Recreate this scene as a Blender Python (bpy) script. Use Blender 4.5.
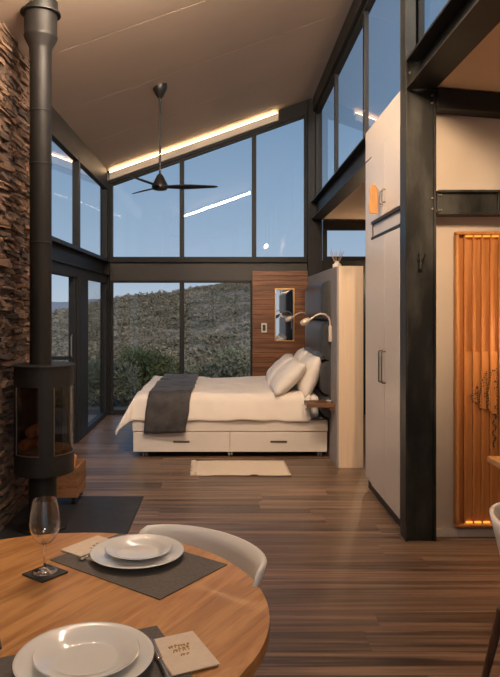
import bpy, bmesh, math, random
import numpy as np
from mathutils import Vector, Matrix, noise

for o in list(bpy.data.objects):
    bpy.data.objects.remove(o)
scene = bpy.context.scene
col = scene.collection
PI = math.pi

# ------------------------------------------------------------------ camera
cam_d = bpy.data.cameras.new('camera')
cam = bpy.data.objects.new('camera', cam_d)
col.objects.link(cam)
cam.location = (0, 0, 1.55)
cam.rotation_euler = (PI / 2, 0, 0)
cam_d.sensor_fit = 'HORIZONTAL'
cam_d.sensor_width = 36
cam_d.lens = 36 * 660 / 500
cam_d.shift_x = 24 / 500
cam_d.shift_y = -31.5 / 500
cam_d.clip_start = 0.05
cam_d.clip_end = 3000
scene.camera = cam

# ------------------------------------------------------------------ world: clear dusk sky, paler towards the horizon
w = bpy.data.worlds.new('dusk_sky')
scene.world = w
w.use_nodes = True
nt = w.node_tree
nt.nodes.clear()
out = nt.nodes.new('ShaderNodeOutputWorld')
bg = nt.nodes.new('ShaderNodeBackground')
tc = nt.nodes.new('ShaderNodeTexCoord')
sep = nt.nodes.new('ShaderNodeSeparateXYZ')
ramp = nt.nodes.new('ShaderNodeValToRGB')
nt.links.new(tc.outputs['Generated'], sep.inputs[0])
nt.links.new(sep.outputs['Z'], ramp.inputs['Fac'])
nt.links.new(ramp.outputs['Color'], bg.inputs['Color'])
nt.links.new(bg.outputs[0], out.inputs[0])
els = ramp.color_ramp.elements
els[0].position = 0.0
els[0].color = (0.42, 0.49, 0.58, 1)
els[1].position = 1.0
els[1].color = (0.055, 0.115, 0.23, 1)
for p, c in ((0.06, (0.325, 0.43, 0.565)), (0.17, (0.235, 0.345, 0.495)), (0.30, (0.155, 0.26, 0.41))):
    e = els.new(p)
    e.color = (*c, 1)
bg.inputs['Strength'].default_value = 0.9

# last daylight from low in the west, behind the house
sun_d = bpy.data.lights.new('evening_sun', 'SUN')
sun_d.energy = 1.6
sun_d.angle = math.radians(25)
sun_d.color = (1.0, 0.87, 0.75)
sun = bpy.data.objects.new('evening_sun', sun_d)
col.objects.link(sun)
sun.rotation_euler = (math.radians(58), 0, math.radians(20))

vs = scene.view_settings
vs.view_transform = 'Standard'
vs.look = 'None'
vs.exposure = 0.35
vs.gamma = 1.0
vs.use_curve_mapping = False

# ------------------------------------------------------------------ helpers
random.seed(7)
ORG = {}


def tag(o, label=None, cat=None, group=None, kind=None):
    if label:
        o['label'] = label
    if cat:
        o['category'] = cat
    if group:
        o['group'] = group
    if kind:
        o['kind'] = kind
    return o


def thing(name, label, cat, loc, group=None):
    o = bpy.data.objects.new(name, None)
    col.objects.link(o)
    o.location = loc
    o.empty_display_size = 0.1
    ORG[o] = Vector(loc)
    return tag(o, label, cat, group)


def sstep(a, b, x):
    t_ = max(0, min(1, (x - a) / (b - a)))
    return t_ * t_ * (3 - 2 * t_)


class MB:
    def __init__(self):
        self.v = []
        self.f = []

    def add(self, vs_, fs_):
        n = len(self.v)
        self.v += [tuple(p) for p in vs_]
        self.f += [tuple(i + n for i in q) for q in fs_]
        return self

    def box(self, x0, x1, y0, y1, z0, z1):
        return self.add([(x0, y0, z0), (x1, y0, z0), (x1, y1, z0), (x0, y1, z0),
                         (x0, y0, z1), (x1, y0, z1), (x1, y1, z1), (x0, y1, z1)],
                        [(0, 3, 2, 1), (4, 5, 6, 7), (0, 1, 5, 4), (1, 2, 6, 5), (2, 3, 7, 6), (3, 0, 4, 7)])

    def obox(self, c, sx, sy, sz, rz=0.0):
        """box with centre c, rotated about z"""
        ca, sa = math.cos(rz), math.sin(rz)
        vv = []
        for dz in (-sz / 2, sz / 2):
            for dx, dy in ((-sx / 2, -sy / 2), (sx / 2, -sy / 2), (sx / 2, sy / 2), (-sx / 2, sy / 2)):
                vv.append((c[0] + dx * ca - dy * sa, c[1] + dx * sa + dy * ca, c[2] + dz))
        return self.add(vv, [(0, 3, 2, 1), (4, 5, 6, 7), (0, 1, 5, 4), (1, 2, 6, 5), (2, 3, 7, 6), (3, 0, 4, 7)])

    def hexa(self, a, b):
        """a: four lower points, b: four upper points"""
        return self.add(list(a) + list(b), [(0, 3, 2, 1), (4, 5, 6, 7), (0, 1, 5, 4), (1, 2, 6, 5), (2, 3, 7, 6), (3, 0, 4, 7)])

    def tube(self, path, r, n=10, cap=True):
        path = [Vector(p) for p in path]
        m = len(path)
        rs = r if isinstance(r, (list, tuple)) else [r] * m
        vv, ff = [], []
        up = None
        for i in range(m):
            t = (path[min(i + 1, m - 1)] - path[max(i - 1, 0)]).normalized()
            if up is None:
                up = Vector((0, 0, 1)) if abs(t.z) < .9 else Vector((1, 0, 0))
            a = t.cross(up).normalized()
            up = a.cross(t).normalized()
            for k in range(n):
                an = 2 * PI * k / n
                vv.append(path[i] + (a * math.cos(an) + up * math.sin(an)) * rs[i])
        for i in range(m - 1):
            for k in range(n):
                k2 = (k + 1) % n
                ff.append((i * n + k, i * n + k2, (i + 1) * n + k2, (i + 1) * n + k))
        if cap:
            ff.append(tuple(range(n))[::-1])
            ff.append(tuple((m - 1) * n + k for k in range(n)))
        return self.add(vv, ff)

    def lathe(self, prof, c=(0, 0, 0), n=32, closed=False):
        """prof: list of (r, z); r == 0 gives a pole"""
        vv, ff, rings = [], [], []
        for r, z in prof:
            if r < 1e-6:
                rings.append([len(vv)])
                vv.append((c[0], c[1], c[2] + z))
            else:
                rings.append(list(range(len(vv), len(vv) + n)))
                for k in range(n):
                    a = 2 * PI * k / n
                    vv.append((c[0] + r * math.cos(a), c[1] + r * math.sin(a), c[2] + z))
        rr = list(zip(rings, rings[1:]))
        if closed:
            rr.append((rings[-1], rings[0]))
        for A, B in rr:
            for k in range(n):
                k2 = (k + 1) % n
                if len(A) == 1 and len(B) == 1:
                    continue
                if len(A) == 1:
                    ff.append((A[0], B[k2], B[k]))
                elif len(B) == 1:
                    ff.append((A[k], A[k2], B[0]))
                else:
                    ff.append((A[k], A[k2], B[k2], B[k]))
        return self.add(vv, ff)

    def prism(self, poly, f0, f1):
        """poly: list of 2-D points, f0/f1 map a point to the two faces' 3-D points"""
        n = len(poly)
        return self.add([f0(*p) for p in poly] + [f1(*p) for p in poly],
                        [tuple(range(n))[::-1], tuple(range(n, 2 * n))] +
                        [(k, (k + 1) % n, n + (k + 1) % n, n + k) for k in range(n)])

    def grid(self, pts):
        """pts[i][j] 3-D points"""
        m, n = len(pts), len(pts[0])
        return self.add([p for r_ in pts for p in r_],
                        [(i * n + j, i * n + j + 1, (i + 1) * n + j + 1, (i + 1) * n + j) for i in range(m - 1) for j in range(n - 1)])

    def mesh(self, name, org=(0, 0, 0), fix=True):
        me = bpy.data.meshes.new(name)
        ox, oy, oz = org
        me.from_pydata([(x - ox, y - oy, z - oz) for x, y, z in self.v], [], self.f)
        if fix:
            bm = bmesh.new()
            bm.from_mesh(me)
            bmesh.ops.recalc_face_normals(bm, faces=bm.faces)
            bm.to_mesh(me)
            bm.free()
        return me

    def build(self, name, mat, parent=None, org=None, smooth=None, bevel=0, seg=2, subsurf=0, solid=0, fix=True):
        if parent is not None:
            o_ = ORG[parent]
        else:
            o_ = Vector(org) if org is not None else Vector((0, 0, 0))
        me = self.mesh(name, o_, fix)
        me.materials.append(mat)
        ob = bpy.data.objects.new(name, me)
        col.objects.link(ob)
        ORG[ob] = o_
        if parent is not None:
            ob.parent = parent
        else:
            ob.location = o_
        if smooth is not None:
            me.shade_smooth()
            me.set_sharp_from_angle(angle=math.radians(smooth))
        if solid:
            m = ob.modifiers.new('solid', 'SOLIDIFY')
            m.thickness = abs(solid)
            m.offset = -1 if solid > 0 else 1
        if bevel:
            m = ob.modifiers.new('bevel', 'BEVEL')
            m.width = bevel
            m.segments = seg
            m.limit_method = 'ANGLE'
            m.angle_limit = math.radians(40)
        if subsurf:
            m = ob.modifiers.new('subsurf', 'SUBSURF')
            m.levels = subsurf
            m.render_levels = subsurf
        return ob


def piece(name, me, parent, loc, rot=(0, 0, 0), scale=(1, 1, 1)):
    """a small part that shares its mesh with its like; loc in world space"""
    o = bpy.data.objects.new(name, me)
    col.objects.link(o)
    o.parent = parent
    o.location = Vector(loc) - ORG[parent]
    o.rotation_euler = rot
    o.scale = scale
    return o


def copy_tree(o, parent=None, shift=None, label=None):
    c = o.copy()
    col.objects.link(c)
    c.parent = parent
    if shift is not None:
        c.location = Vector(o.location) + Vector(shift)
    if label:
        c['label'] = label
    for ch in o.children:
        copy_tree(ch, c)
    return c


# ------------------------------------------------------------------ materials
def mat(name, c1, c2=None, rough=.5, metal=0.0, scale=(4, 4, 4), bump=0.0, detail=4.0, spread=(.35, .65),
        rand=0.0, rough2=None, coat=0.0, sheen=0.0, island=False, distort=0.0, spec=.5, bscale=1.0, rcols=None):
    m = bpy.data.materials.new(name)
    m.use_nodes = True
    n = m.node_tree
    b = n.nodes['Principled BSDF']
    b.inputs['Roughness'].default_value = rough
    b.inputs['Metallic'].default_value = metal
    b.inputs['Coat Weight'].default_value = coat
    b.inputs['Sheen Weight'].default_value = sheen
    b.inputs['Specular IOR Level'].default_value = spec
    c2 = c2 or c1
    t = n.nodes.new('ShaderNodeTexCoord')
    mp = n.nodes.new('ShaderNodeMapping')
    mp.inputs['Scale'].default_value = scale
    n.links.new(t.outputs['Object'], mp.inputs['Vector'])
    rv = None
    if rand or rcols:
        oi = n.nodes.new('ShaderNodeObjectInfo')
        rv = oi.outputs['Random']
        if island:
            ge = n.nodes.new('ShaderNodeNewGeometry')
            ad = n.nodes.new('ShaderNodeMath')
            ad.operation = 'ADD'
            n.links.new(rv, ad.inputs[0])
            n.links.new(ge.outputs['Random Per Island'], ad.inputs[1])
            fr = n.nodes.new('ShaderNodeMath')
            fr.operation = 'FRACT'
            n.links.new(ad.outputs[0], fr.inputs[0])
            rv = fr.outputs[0]
        mu = n.nodes.new('ShaderNodeMath')
        mu.operation = 'MULTIPLY'
        mu.inputs[1].default_value = 60
        n.links.new(rv, mu.inputs[0])
        cb = n.nodes.new('ShaderNodeCombineXYZ')
        for k in range(3):
            n.links.new(mu.outputs[0], cb.inputs[k])
        n.links.new(cb.outputs[0], mp.inputs['Location'])
    nz = n.nodes.new('ShaderNodeTexNoise')
    nz.inputs['Scale'].default_value = 1.0
    nz.inputs['Detail'].default_value = detail
    nz.inputs['Roughness'].default_value = .62
    nz.inputs['Distortion'].default_value = distort
    n.links.new(mp.outputs[0], nz.inputs['Vector'])
    r = n.nodes.new('ShaderNodeValToRGB')
    r.color_ramp.elements[0].position = spread[0]
    r.color_ramp.elements[1].position = spread[1]
    r.color_ramp.elements[0].color = (*c1, 1)
    r.color_ramp.elements[1].color = (*c2, 1)
    n.links.new(nz.outputs['Fac'], r.inputs['Fac'])
    cout = r.outputs['Color']
    if rcols:
        rr = n.nodes.new('ShaderNodeValToRGB')
        rr.color_ramp.interpolation = 'LINEAR'
        e = rr.color_ramp.elements
        e[0].position, e[0].color = 0, (*rcols[0], 1)
        e[1].position, e[1].color = 1, (*rcols[-1], 1)
        for k in range(1, len(rcols) - 1):
            x = e.new(k / (len(rcols) - 1))
            x.color = (*rcols[k], 1)
        n.links.new(rv, rr.inputs['Fac'])
        mx = n.nodes.new('ShaderNodeMix')
        mx.data_type = 'RGBA'
        mx.blend_type = 'MULTIPLY'
        mx.inputs['Factor'].default_value = 1.0
        n.links.new(cout, mx.inputs['A'])
        n.links.new(rr.outputs['Color'], mx.inputs['B'])
        cout = mx.outputs['Result']
    elif rand:
        hs = n.nodes.new('ShaderNodeHueSaturation')
        mr = n.nodes.new('ShaderNodeMapRange')
        mr.inputs['To Min'].default_value = 1 - rand
        mr.inputs['To Max'].default_value = 1 + rand
        n.links.new(rv, mr.inputs['Value'])
        n.links.new(mr.outputs[0], hs.inputs['Value'])
        n.links.new(cout, hs.inputs['Color'])
        cout = hs.outputs['Color']
    n.links.new(cout, b.inputs['Base Color'])
    if rough2 is not None:
        mr = n.nodes.new('ShaderNodeMapRange')
        mr.inputs['From Min'].default_value = .3
        mr.inputs['From Max'].default_value = .7
        mr.inputs['To Min'].default_value = rough
        mr.inputs['To Max'].default_value = rough2
        n.links.new(nz.outputs['Fac'], mr.inputs['Value'])
        n.links.new(mr.outputs[0], b.inputs['Roughness'])
    if bump:
        bp = n.nodes.new('ShaderNodeBump')
        bp.inputs['Strength'].default_value = bump
        bp.inputs['Distance'].default_value = .01
        if bscale != 1.0:
            n2 = n.nodes.new('ShaderNodeTexNoise')
            n2.inputs['Scale'].default_value = bscale
            n2.inputs['Detail'].default_value = 3
            n.links.new(mp.outputs[0], n2.inputs['Vector'])
            n.links.new(n2.outputs['Fac'], bp.inputs['Height'])
        else:
            n.links.new(nz.outputs['Fac'], bp.inputs['Height'])
        n.links.new(bp.outputs[0], b.inputs['Normal'])
    return m


def glow(name, c, s):
    m = bpy.data.materials.new(name)
    m.use_nodes = True
    n = m.node_tree
    n.nodes.clear()
    o = n.nodes.new('ShaderNodeOutputMaterial')
    e = n.nodes.new('ShaderNodeEmission')
    e.inputs['Color'].default_value = (*c, 1)
    e.inputs['Strength'].default_value = s
    n.links.new(e.outputs[0], o.inputs[0])
    return m


def glass(name, tint=(1, 1, 1), ior=1.5, rough=0.0):
    """thin pane: clear, with Fresnel reflection"""
    m = bpy.data.materials.new(name)
    m.use_nodes = True
    n = m.node_tree
    n.nodes.clear()
    o = n.nodes.new('ShaderNodeOutputMaterial')
    mx = n.nodes.new('ShaderNodeMixShader')
    tr = n.nodes.new('ShaderNodeBsdfTransparent')
    gl = n.nodes.new('ShaderNodeBsdfGlossy')
    fr = n.nodes.new('ShaderNodeFresnel')
    ge = n.nodes.new('ShaderNodeNewGeometry')
    mi = n.nodes.new('ShaderNodeMapRange')           # same reflection from both sides of the pane
    mi.inputs['To Min'].default_value = ior
    mi.inputs['To Max'].default_value = 1 / ior
    n.links.new(ge.outputs['Backfacing'], mi.inputs['Value'])
    n.links.new(mi.outputs[0], fr.inputs['IOR'])
    gl.inputs['Roughness'].default_value = rough
    tr.inputs['Color'].default_value = (*tint, 1)
    n.links.new(fr.outputs[0], mx.inputs[0])
    n.links.new(tr.outputs[0], mx.inputs[1])
    n.links.new(gl.outputs[0], mx.inputs[2])
    n.links.new(mx.outputs[0], o.inputs[0])
    return m


M = {}
M['steel'] = mat('dark_steel', (.012, .012, .012), (.020, .0195, .019), .45, .1, (2, 2, 5), rough2=.55, spread=(.3, .7), spec=.3)
M['steel_raw'] = mat('mill_scale_steel', (.010, .011, .0105), (.062, .063, .056), .34, .4, (5, 5, 1.6), rough2=.55, spread=(.42, .75))
M['alu'] = mat('dark_window_frame', (.016, .0155, .015), (.017, .0165, .016), .48, .0, spec=.3)
M['brownmetal'] = mat('brown_grey_cladding', (.055, .048, .042), (.062, .054, .047), .55, .1)
M['glass'] = glass('window_glass', (.97, .985, .98), 1.55)
M['ceiling'] = mat('ceiling_paint', (.55, .42, .325), (.58, .45, .35), .8, scale=(1.2, 1.2, 1.2))
M['seam'] = mat('ceiling_seam', (.72, .62, .52), rough=.8)
M['plaster'] = mat('beige_plaster', (.60, .52, .43), (.64, .56, .47), .75, scale=(2, 2, 2), bump=.05)
M['white_trim'] = mat('cream_board', (.74, .66, .56), (.78, .70, .60), .6)
M['skirting'] = mat('glossy_white_skirting', (.66, .62, .56), (.7, .66, .6), .22)
M['stone'] = mat('slate_stone', (.38, .36, .34), (1, 1, 1), .85, scale=(14, 14, 30), bump=.8, spread=(.3, .72), island=True, detail=6,
                 rcols=[(.16, .095, .06), (.30, .16, .09), (.12, .085, .065), (.36, .22, .13), (.20, .12, .08), (.10, .075, .06), (.42, .28, .18), (.24, .13, .08)])
M['mortar'] = mat('dark_joint', (.03, .025, .02), (.05, .04, .03), .95, scale=(20, 20, 20))
M['floor'] = mat('floor_board', (.042, .025, .017), (.275, .172, .110), .30, scale=(.55, 19, 19), spread=(.37, .63), rand=.22, bump=.05, rough2=.44, detail=7, distort=.6)
M['subfloor'] = mat('floor_joint', (.02, .015, .012), rough=.9)
M['hearth'] = mat('hearth_plate', (.022, .022, .024), (.034, .034, .036), .45, .3, (6, 6, 6), rough2=.6)
M['iron'] = mat('stove_iron', (.018, .0165, .0155), (.024, .022, .020), .5, .3, (5, 5, 5))
M['flue'] = mat('flue_enamel', (.011, .010, .009), (.016, .0145, .013), .5, .05, (6, 6, 2), spec=.3)
M['stove_glass'] = glass('stove_glass', (.72, .66, .6), 1.5)
M['firebrick'] = mat('firebrick', (.16, .10, .07), (.26, .17, .11), .9, scale=(30, 30, 30), bump=.3)
M['log'] = mat('log_bark', (.20, .08, .035), (.40, .18, .08), .85, scale=(30, 30, 6), bump=.4)
M['edge'] = mat('steel_edge', (.34, .31, .28), rough=.35, metal=.9)
M['crate'] = mat('crate_wood', (.17, .075, .030), (.30, .14, .06), .55, scale=(3, 3, 30), detail=5)
M['kindling'] = mat('kindling_wood', (.60, .24, .08), (.75, .36, .13), .7, scale=(20, 20, 20))
M['table'] = mat('oak_table', (.37, .145, .034), (.60, .295, .095), .30, scale=(1.5, 17, 17), spread=(.33, .58), detail=6, distort=1.8, rough2=.4, coat=.15, rand=.07)
M['mat'] = mat('grey_placemat', (.088, .074, .064), (.115, .098, .085), .75, scale=(90, 90, 90), bump=.2)
M['slate'] = mat('black_slate', (.018, .016, .015), (.03, .028, .026), .6, scale=(30, 30, 30))
M['china'] = mat('white_china', (.78, .76, .72), (.80, .78, .74), .10, scale=(3, 3, 3), coat=.4)
M['napkin'] = mat('cream_napkin', (.70, .57, .44), (.75, .62, .49), .85, scale=(60, 60, 60))
M['print'] = mat('brown_print', (.45, .26, .09), rough=.8)
M['cutlery'] = mat('cutlery_steel', (.55, .52, .48), rough=.18, metal=1.0)
M['crystal'] = mat('wine_glass', (.97, .97, .97), rough=.0)
M['crystal'].node_tree.nodes['Principled BSDF'].inputs['Transmission Weight'].default_value = 1.0
M['crystal'].node_tree.nodes['Principled BSDF'].inputs['IOR'].default_value = 1.5
M['shell'] = mat('white_shell', (.82, .79, .75), (.84, .81, .77), .36)
M['leg'] = mat('chair_leg_wood', (.09, .045, .025), (.16, .085, .05), .5, scale=(40, 40, 5))
M['white_lac'] = mat('white_lacquer', (.62, .56, .50), (.65, .59, .53), .32, scale=(2, 2, 2))
M['cab'] = mat('greige_laminate', (.56, .50, .45), (.60, .54, .485), .30, scale=(2, 2, 2), rough2=.38)
M['maple'] = mat('pale_maple', (.66, .50, .35), (.72, .56, .40), .5, scale=(30, 30, 1.4), detail=4)
M['panelside'] = mat('headboard_side_shaded', (.26, .235, .22), (.29, .265, .25), .6, scale=(4, 4, 4))  # pale box laminate, darkened and greyed to carry the side's shade
M['leather'] = mat('charcoal_leather', (.036, .036, .038), (.050, .050, .051), .34, scale=(9, 9, 9), bump=.25)
M['duvet'] = mat('cream_duvet', (.74, .66, .58), (.78, .70, .62), .9, scale=(5, 5, 5), bump=.35, sheen=.2)
M['pillow'] = mat('pillow_cotton', (.70, .64, .585), (.75, .69, .63), .9, scale=(8, 8, 8), bump=.25, sheen=.2)
M['sheet'] = mat('mattress_sheet', (.66, .61, .57), (.70, .65, .61), .9, scale=(6, 6, 6))
M['throw'] = mat('charcoal_velvet', (.020, .0175, .017), (.050, .044, .042), .7, scale=(9, 9, 9), bump=.3, sheen=.12)
M['rug'] = mat('cream_rug', (.66, .54, .42), (.74, .62, .49), .95, scale=(60, 160, 60), bump=.6)
M['walnut'] = mat('red_brown_timber', (.13, .047, .017), (.27, .105, .040), .42, scale=(1.6, 20, 26), rand=.22, detail=5, distort=.5)
M['shelfwood'] = mat('shelf_walnut', (.10, .045, .022), (.17, .08, .04), .45, scale=(3, 30, 30))
M['mirror'] = mat('mirror_glass', (.82, .82, .80), rough=.02, metal=1.0)
M['brass'] = mat('gold_frame', (.70, .42, .16), rough=.32, metal=.8)
M['plate_white'] = mat('white_plastic', (.70, .66, .60), rough=.4)
M['lampmetal'] = mat('pale_lamp_metal', (.62, .52, .43), rough=.35, metal=.3)
M['fan'] = mat('fan_bronze', (.011, .010, .0095), (.014, .0125, .012), .4, .1)
M['feature'] = mat('slatted_feature_timber', (.40, .155, .042), (.56, .25, .078), .45, scale=(26, 26, 1.8), detail=5)
M['tagwood'] = mat('hanging_tag_wood', (.52, .26, .09), (.62, .34, .13), .55, scale=(30, 30, 4))
M['black'] = mat('black_metal', (.012, .012, .012), rough=.5, metal=.3)
M['reed'] = mat('reed', (.36, .26, .17), rough=.8)
M['deck'] = mat('outdoor_deck', (.12, .10, .085), (.18, .15, .125), .8, scale=(2, 30, 30))
M['ground'] = mat('fynbos_ground', (.17, .14, .10), (.34, .275, .22), .95, scale=(.35, .35, .35), detail=8, spread=(.35, .68))
M['scrub'] = mat('fynbos_scrub', (.128, .124, .076), (.335, .283, .208), .95, scale=(.45, .45, .45), detail=6, spread=(.34, .66))
M['bush_green'] = mat('bush_leaf_green', (.12, .14, .045), (.25, .26, .105), .7, scale=(3, 3, 3), spread=(.3, .7))
M['bush_grey'] = mat('bush_leaf_grey_green', (.19, .20, .125), (.33, .33, .22), .8, scale=(3, 3, 3), spread=(.3, .7))
M['stem'] = mat('bush_stem', (.10, .07, .045), rough=.9)
M['mountain'] = mat('far_mountain_haze_tint', (.26, .29, .37), (.33, .335, .39), 1.0, scale=(.012, .012, .03), detail=6)  # blue grey of aerial haze put into the mountain colour
WARM = (1.0, .63, .34)
M['led'] = glow('led_warm', (1.0, .68, .38), 17)
M['led_bar'] = glow('assumed_led_bar_warm', (1.0, .79, .60), 520)
M['led_amber'] = glow('led_amber', (1.0, .30, .04), 1.5)
M['bulb'] = glow('unseen_bulb_warm', (1.0, .66, .38), 70)
M['globe'] = glow('assumed_globe_warm', (1.0, .58, .26), 22)
M['diffuser'] = glow('added_lamp_diffuser', (1.0, .68, .42), 85)


def ceil_z(x):
    return 4.12 + .355 * x


# ------------------------------------------------------------------ floor: boards running across the room
XL, XR = -1.72, 3.3
Y0, YB = -2.6, 9.57
fl = MB().box(XL - .15, XR, Y0, YB + .1, -.12, -.012).build('floor', M['subfloor'])
tag(fl, 'brown timber board floor running across the room', 'floor', kind='structure')
PW = .192
LENS = [1.15, 1.55, 1.9]
plank_me = []
for L in LENS:
    me = MB().box(-L / 2 + .0004, L / 2 - .0004, -PW / 2 + .0006, PW / 2 - .0006, -.011, 0).mesh('plank')
    me.materials.append(M['floor'])
    plank_me.append(me)
rest = MB()
npl = 0
rng = random.Random(3)
y = Y0 + PW / 2
while y < YB:
    x = XL - .1 - rng.random() * .9
    while x < XR - .2:
        k = rng.randrange(3)
        L = LENS[k]
        cx = x + L / 2
        vis = y > 2.4 and x < .8 * y and not (y > 4.5 and x > 1.35)
        if x + L > XR + .3:
            break
        if vis and npl < 296:
            piece('plank', plank_me[k], fl, (cx, y, 0))
            npl += 1
        else:
            rest.box(x + .0015, x + L - .0015, y - PW / 2 + .0015, y + PW / 2 - .0015, -.011, 0)
        x += L
    y += PW
o = rest.build('plank_rest', M['floor'], fl)
tag(o, kind='stuff')

# ------------------------------------------------------------------ ceiling: sloping panels with fine seams
X0c, X1c = -1.80, 1.30
cl = MB().hexa([(X0c, Y0, ceil_z(X0c) + .003), (X1c, Y0, ceil_z(X1c) + .003), (X1c, YB + .1, ceil_z(X1c) + .003), (X0c, YB + .1, ceil_z(X0c) + .003)],
               [(X0c, Y0, ceil_z(X0c) + .15), (X1c, Y0, ceil_z(X1c) + .15), (X1c, YB + .1, ceil_z(X1c) + .15), (X0c, YB + .1, ceil_z(X0c) + .15)]).build('ceiling', M['seam'])
tag(cl, 'sloping taupe ceiling of wide panels with fine seams', 'ceiling', kind='structure')
ys = [Y0, -1.1, .2, 1.5, 2.8, 4.1, 5.4, 6.7, 8.0, 9.3, YB + .1]
for a, b in zip(ys, ys[1:]):
    a += .006
    b -= .006
    MB().hexa([(X0c, a, ceil_z(X0c)), (X1c, a, ceil_z(X1c)), (X1c, b, ceil_z(X1c)), (X0c, b, ceil_z(X0c))],
              [(X0c, a, ceil_z(X0c) + .003), (X1c, a, ceil_z(X1c) + .003), (X1c, b, ceil_z(X1c) + .003), (X0c, b, ceil_z(X0c) + .003)]).build('panel', M['ceiling'], cl)

# lower flat roofs of the side bays
cr = MB().hexa([(1.38, Y0, 3.0), (XR, Y0, 2.83), (XR, 4.5, 2.83), (1.38, 4.5, 3.0)],
               [(1.38, Y0, 3.1), (XR, Y0, 2.93), (XR, 4.5, 2.93), (1.38, 4.5, 3.1)]).build('ceiling_side_bay', M['ceiling'])
tag(cr, 'low plain ceiling over the kitchen bay beyond the steel beam', 'ceiling', kind='structure')
cr2 = MB().hexa([(1.33, 4.51, 2.82), (XR, 4.51, 2.80), (XR, YB + .1, 2.80), (1.33, YB + .1, 2.82)],
                [(1.33, 4.51, 2.9), (XR, 4.51, 2.9), (XR, YB + .1, 2.9), (1.33, YB + .1, 2.9)]).build('ceiling_back_bay', M['ceiling'])
tag(cr2, 'low plain ceiling over the bay behind the headboard partition', 'ceiling', kind='structure')

# ------------------------------------------------------------------ steel structure
trim_n = [0]


def trim(mb, mt, label, bevel=.004, smooth=None):
    trim_n[0] += 1
    o = mb.build('trim_%d' % trim_n[0], mt, bevel=bevel, smooth=smooth)
    return tag(o, label, 'steel trim', kind='structure')


def hcol(mb, x0, x1, y0, y1, z0, z1, t=.014):
    """H section whose web faces the room along y"""
    mb.box(x0, x0 + t, y0, y1, z0, z1).box(x1 - t, x1, y0, y1, z0, z1)
    ym = y0 + .02
    return mb.box(x0 + t, x1 - t, ym - .006, ym + .006, z0, z1)


def ibeam_y(mb, x0, x1, y0, y1, z0, z1, t=.016):
    """I section running along y"""
    xm = (x0 + x1) / 2
    mb.box(x0, x1, y0, y1, z0, z0 + t).box(x0, x1, y0, y1, z1 - t, z1)
    return mb.box(xm - .006, xm + .006, y0, y1, z0 + t, z1 - t)


colm = trim(hcol(MB(), 1.187, 1.39, 4.36, 4.50, 0, 3.17).box(1.187, 1.255, 4.36, 4.50, 3.17, 4.53), M['steel_raw'], 'tall dark steel column beside the white cupboard', .002)
for bz in (2.20, 2.27, 2.90, 2.95):
    for bx in (1.365,):
        MB().tube([(bx, 4.362, bz), (bx, 4.374, bz)], .007, 8).build('bolt', M['edge'], colm)
for bz in (3.0, 3.1):
    MB().tube([(1.215, 4.362, bz), (1.215, 4.374, bz)], .008, 8).build('bolt', M['edge'], colm)
trim(hcol(MB(), 1.17, 1.37, 9.40, 9.60, 0, 4.5), M['steel'], 'dark steel corner column behind the headboard partition', .002)
trim(ibeam_y(MB(), 1.19, 1.385, Y0, 4.36, 2.99, 3.19), M['steel'], 'heavy dark steel beam running over the kitchen bay opening', .002)
trim(ibeam_y(MB(), 1.215, 1.38, 4.50, 9.40, 2.80, 3.05), M['steel'], 'dark steel beam below the clerestory windows', .002)
# head member under the ceiling along the clerestory
trim(MB().box(1.235, 1.36, Y0, 9.40, 4.33, 4.53), M['steel'], 'dark steel head beam above the clerestory windows')
# left side: beams over the doors and below the ceiling
lb = MB().box(-1.76, -1.745, 5.7, 9.45, 2.0, 2.2).box(-1.76, -1.66, 5.7, 9.45, 2.0, 2.014).box(-1.76, -1.66, 5.7, 9.45, 2.186, 2.2)
trim(lb, M['steel'], 'grey steel beam over the glass doors', .002)
trim(MB().hexa([(-1.80, 5.7, 3.27), (-1.70, 5.7, 3.27), (-1.70, 9.45, 3.27), (-1.80, 9.45, 3.27)],
               [(-1.80, 5.7, ceil_z(-1.80)), (-1.70, 5.7, ceil_z(-1.70)), (-1.70, 9.45, ceil_z(-1.70)), (-1.80, 9.45, ceil_z(-1.80))]),
     M['steel'], 'dark steel wall plate under the low side of the ceiling')
trim(hcol(MB(), -1.80, -1.67, 9.45, 9.62, 0, 3.5), M['steel'], 'dark steel corner column at the glass doors', .002)
# back wall mid beam
bb = MB().box(-1.67, 1.17, 9.52, 9.60, 1.93, 2.19)
trim(bb, M['brownmetal'], 'brown grey cladding band across the back glass wall')
trim(MB().box(-1.67, 1.17, 9.46, 9.60, 2.19, 2.235), M['steel'], 'dark steel flange below the upper back windows')
# back gable: dark rafter and the cove board with its light
raf = MB()
for xa, xb, d0, d1, ya in ((-1.70, .76, .20, .155, 9.50), (.76, 1.24, .20, .0, 9.50)):
    raf.hexa([(xa, ya, ceil_z(xa) - d0), (xb, ya, ceil_z(xb) - d0), (xb, 9.62, ceil_z(xb) - d0), (xa, 9.62, ceil_z(xa) - d0)],
             [(xa, ya, ceil_z(xa) - d1), (xb, ya, ceil_z(xb) - d1), (xb, 9.62, ceil_z(xb) - d1), (xa, 9.62, ceil_z(xa) - d1)])
trim(raf, M['steel'], 'dark sloping rafter over the upper back windows', .003)
xa, xb = -1.70, .745
cove = MB().hexa([(xa, 9.46, ceil_z(xa) - .155), (xb, 9.46, ceil_z(xb) - .155), (xb, 9.56, ceil_z(xb) - .155), (xa, 9.56, ceil_z(xa) - .155)],
                 [(xa, 9.46, ceil_z(xa) - .05), (xb, 9.46, ceil_z(xb) - .05), (xb, 9.56, ceil_z(xb) - .05), (xa, 9.56, ceil_z(xa) - .05)])
trim(cove, M['white_trim'], 'cream cove board under the sloping ceiling')
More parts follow.
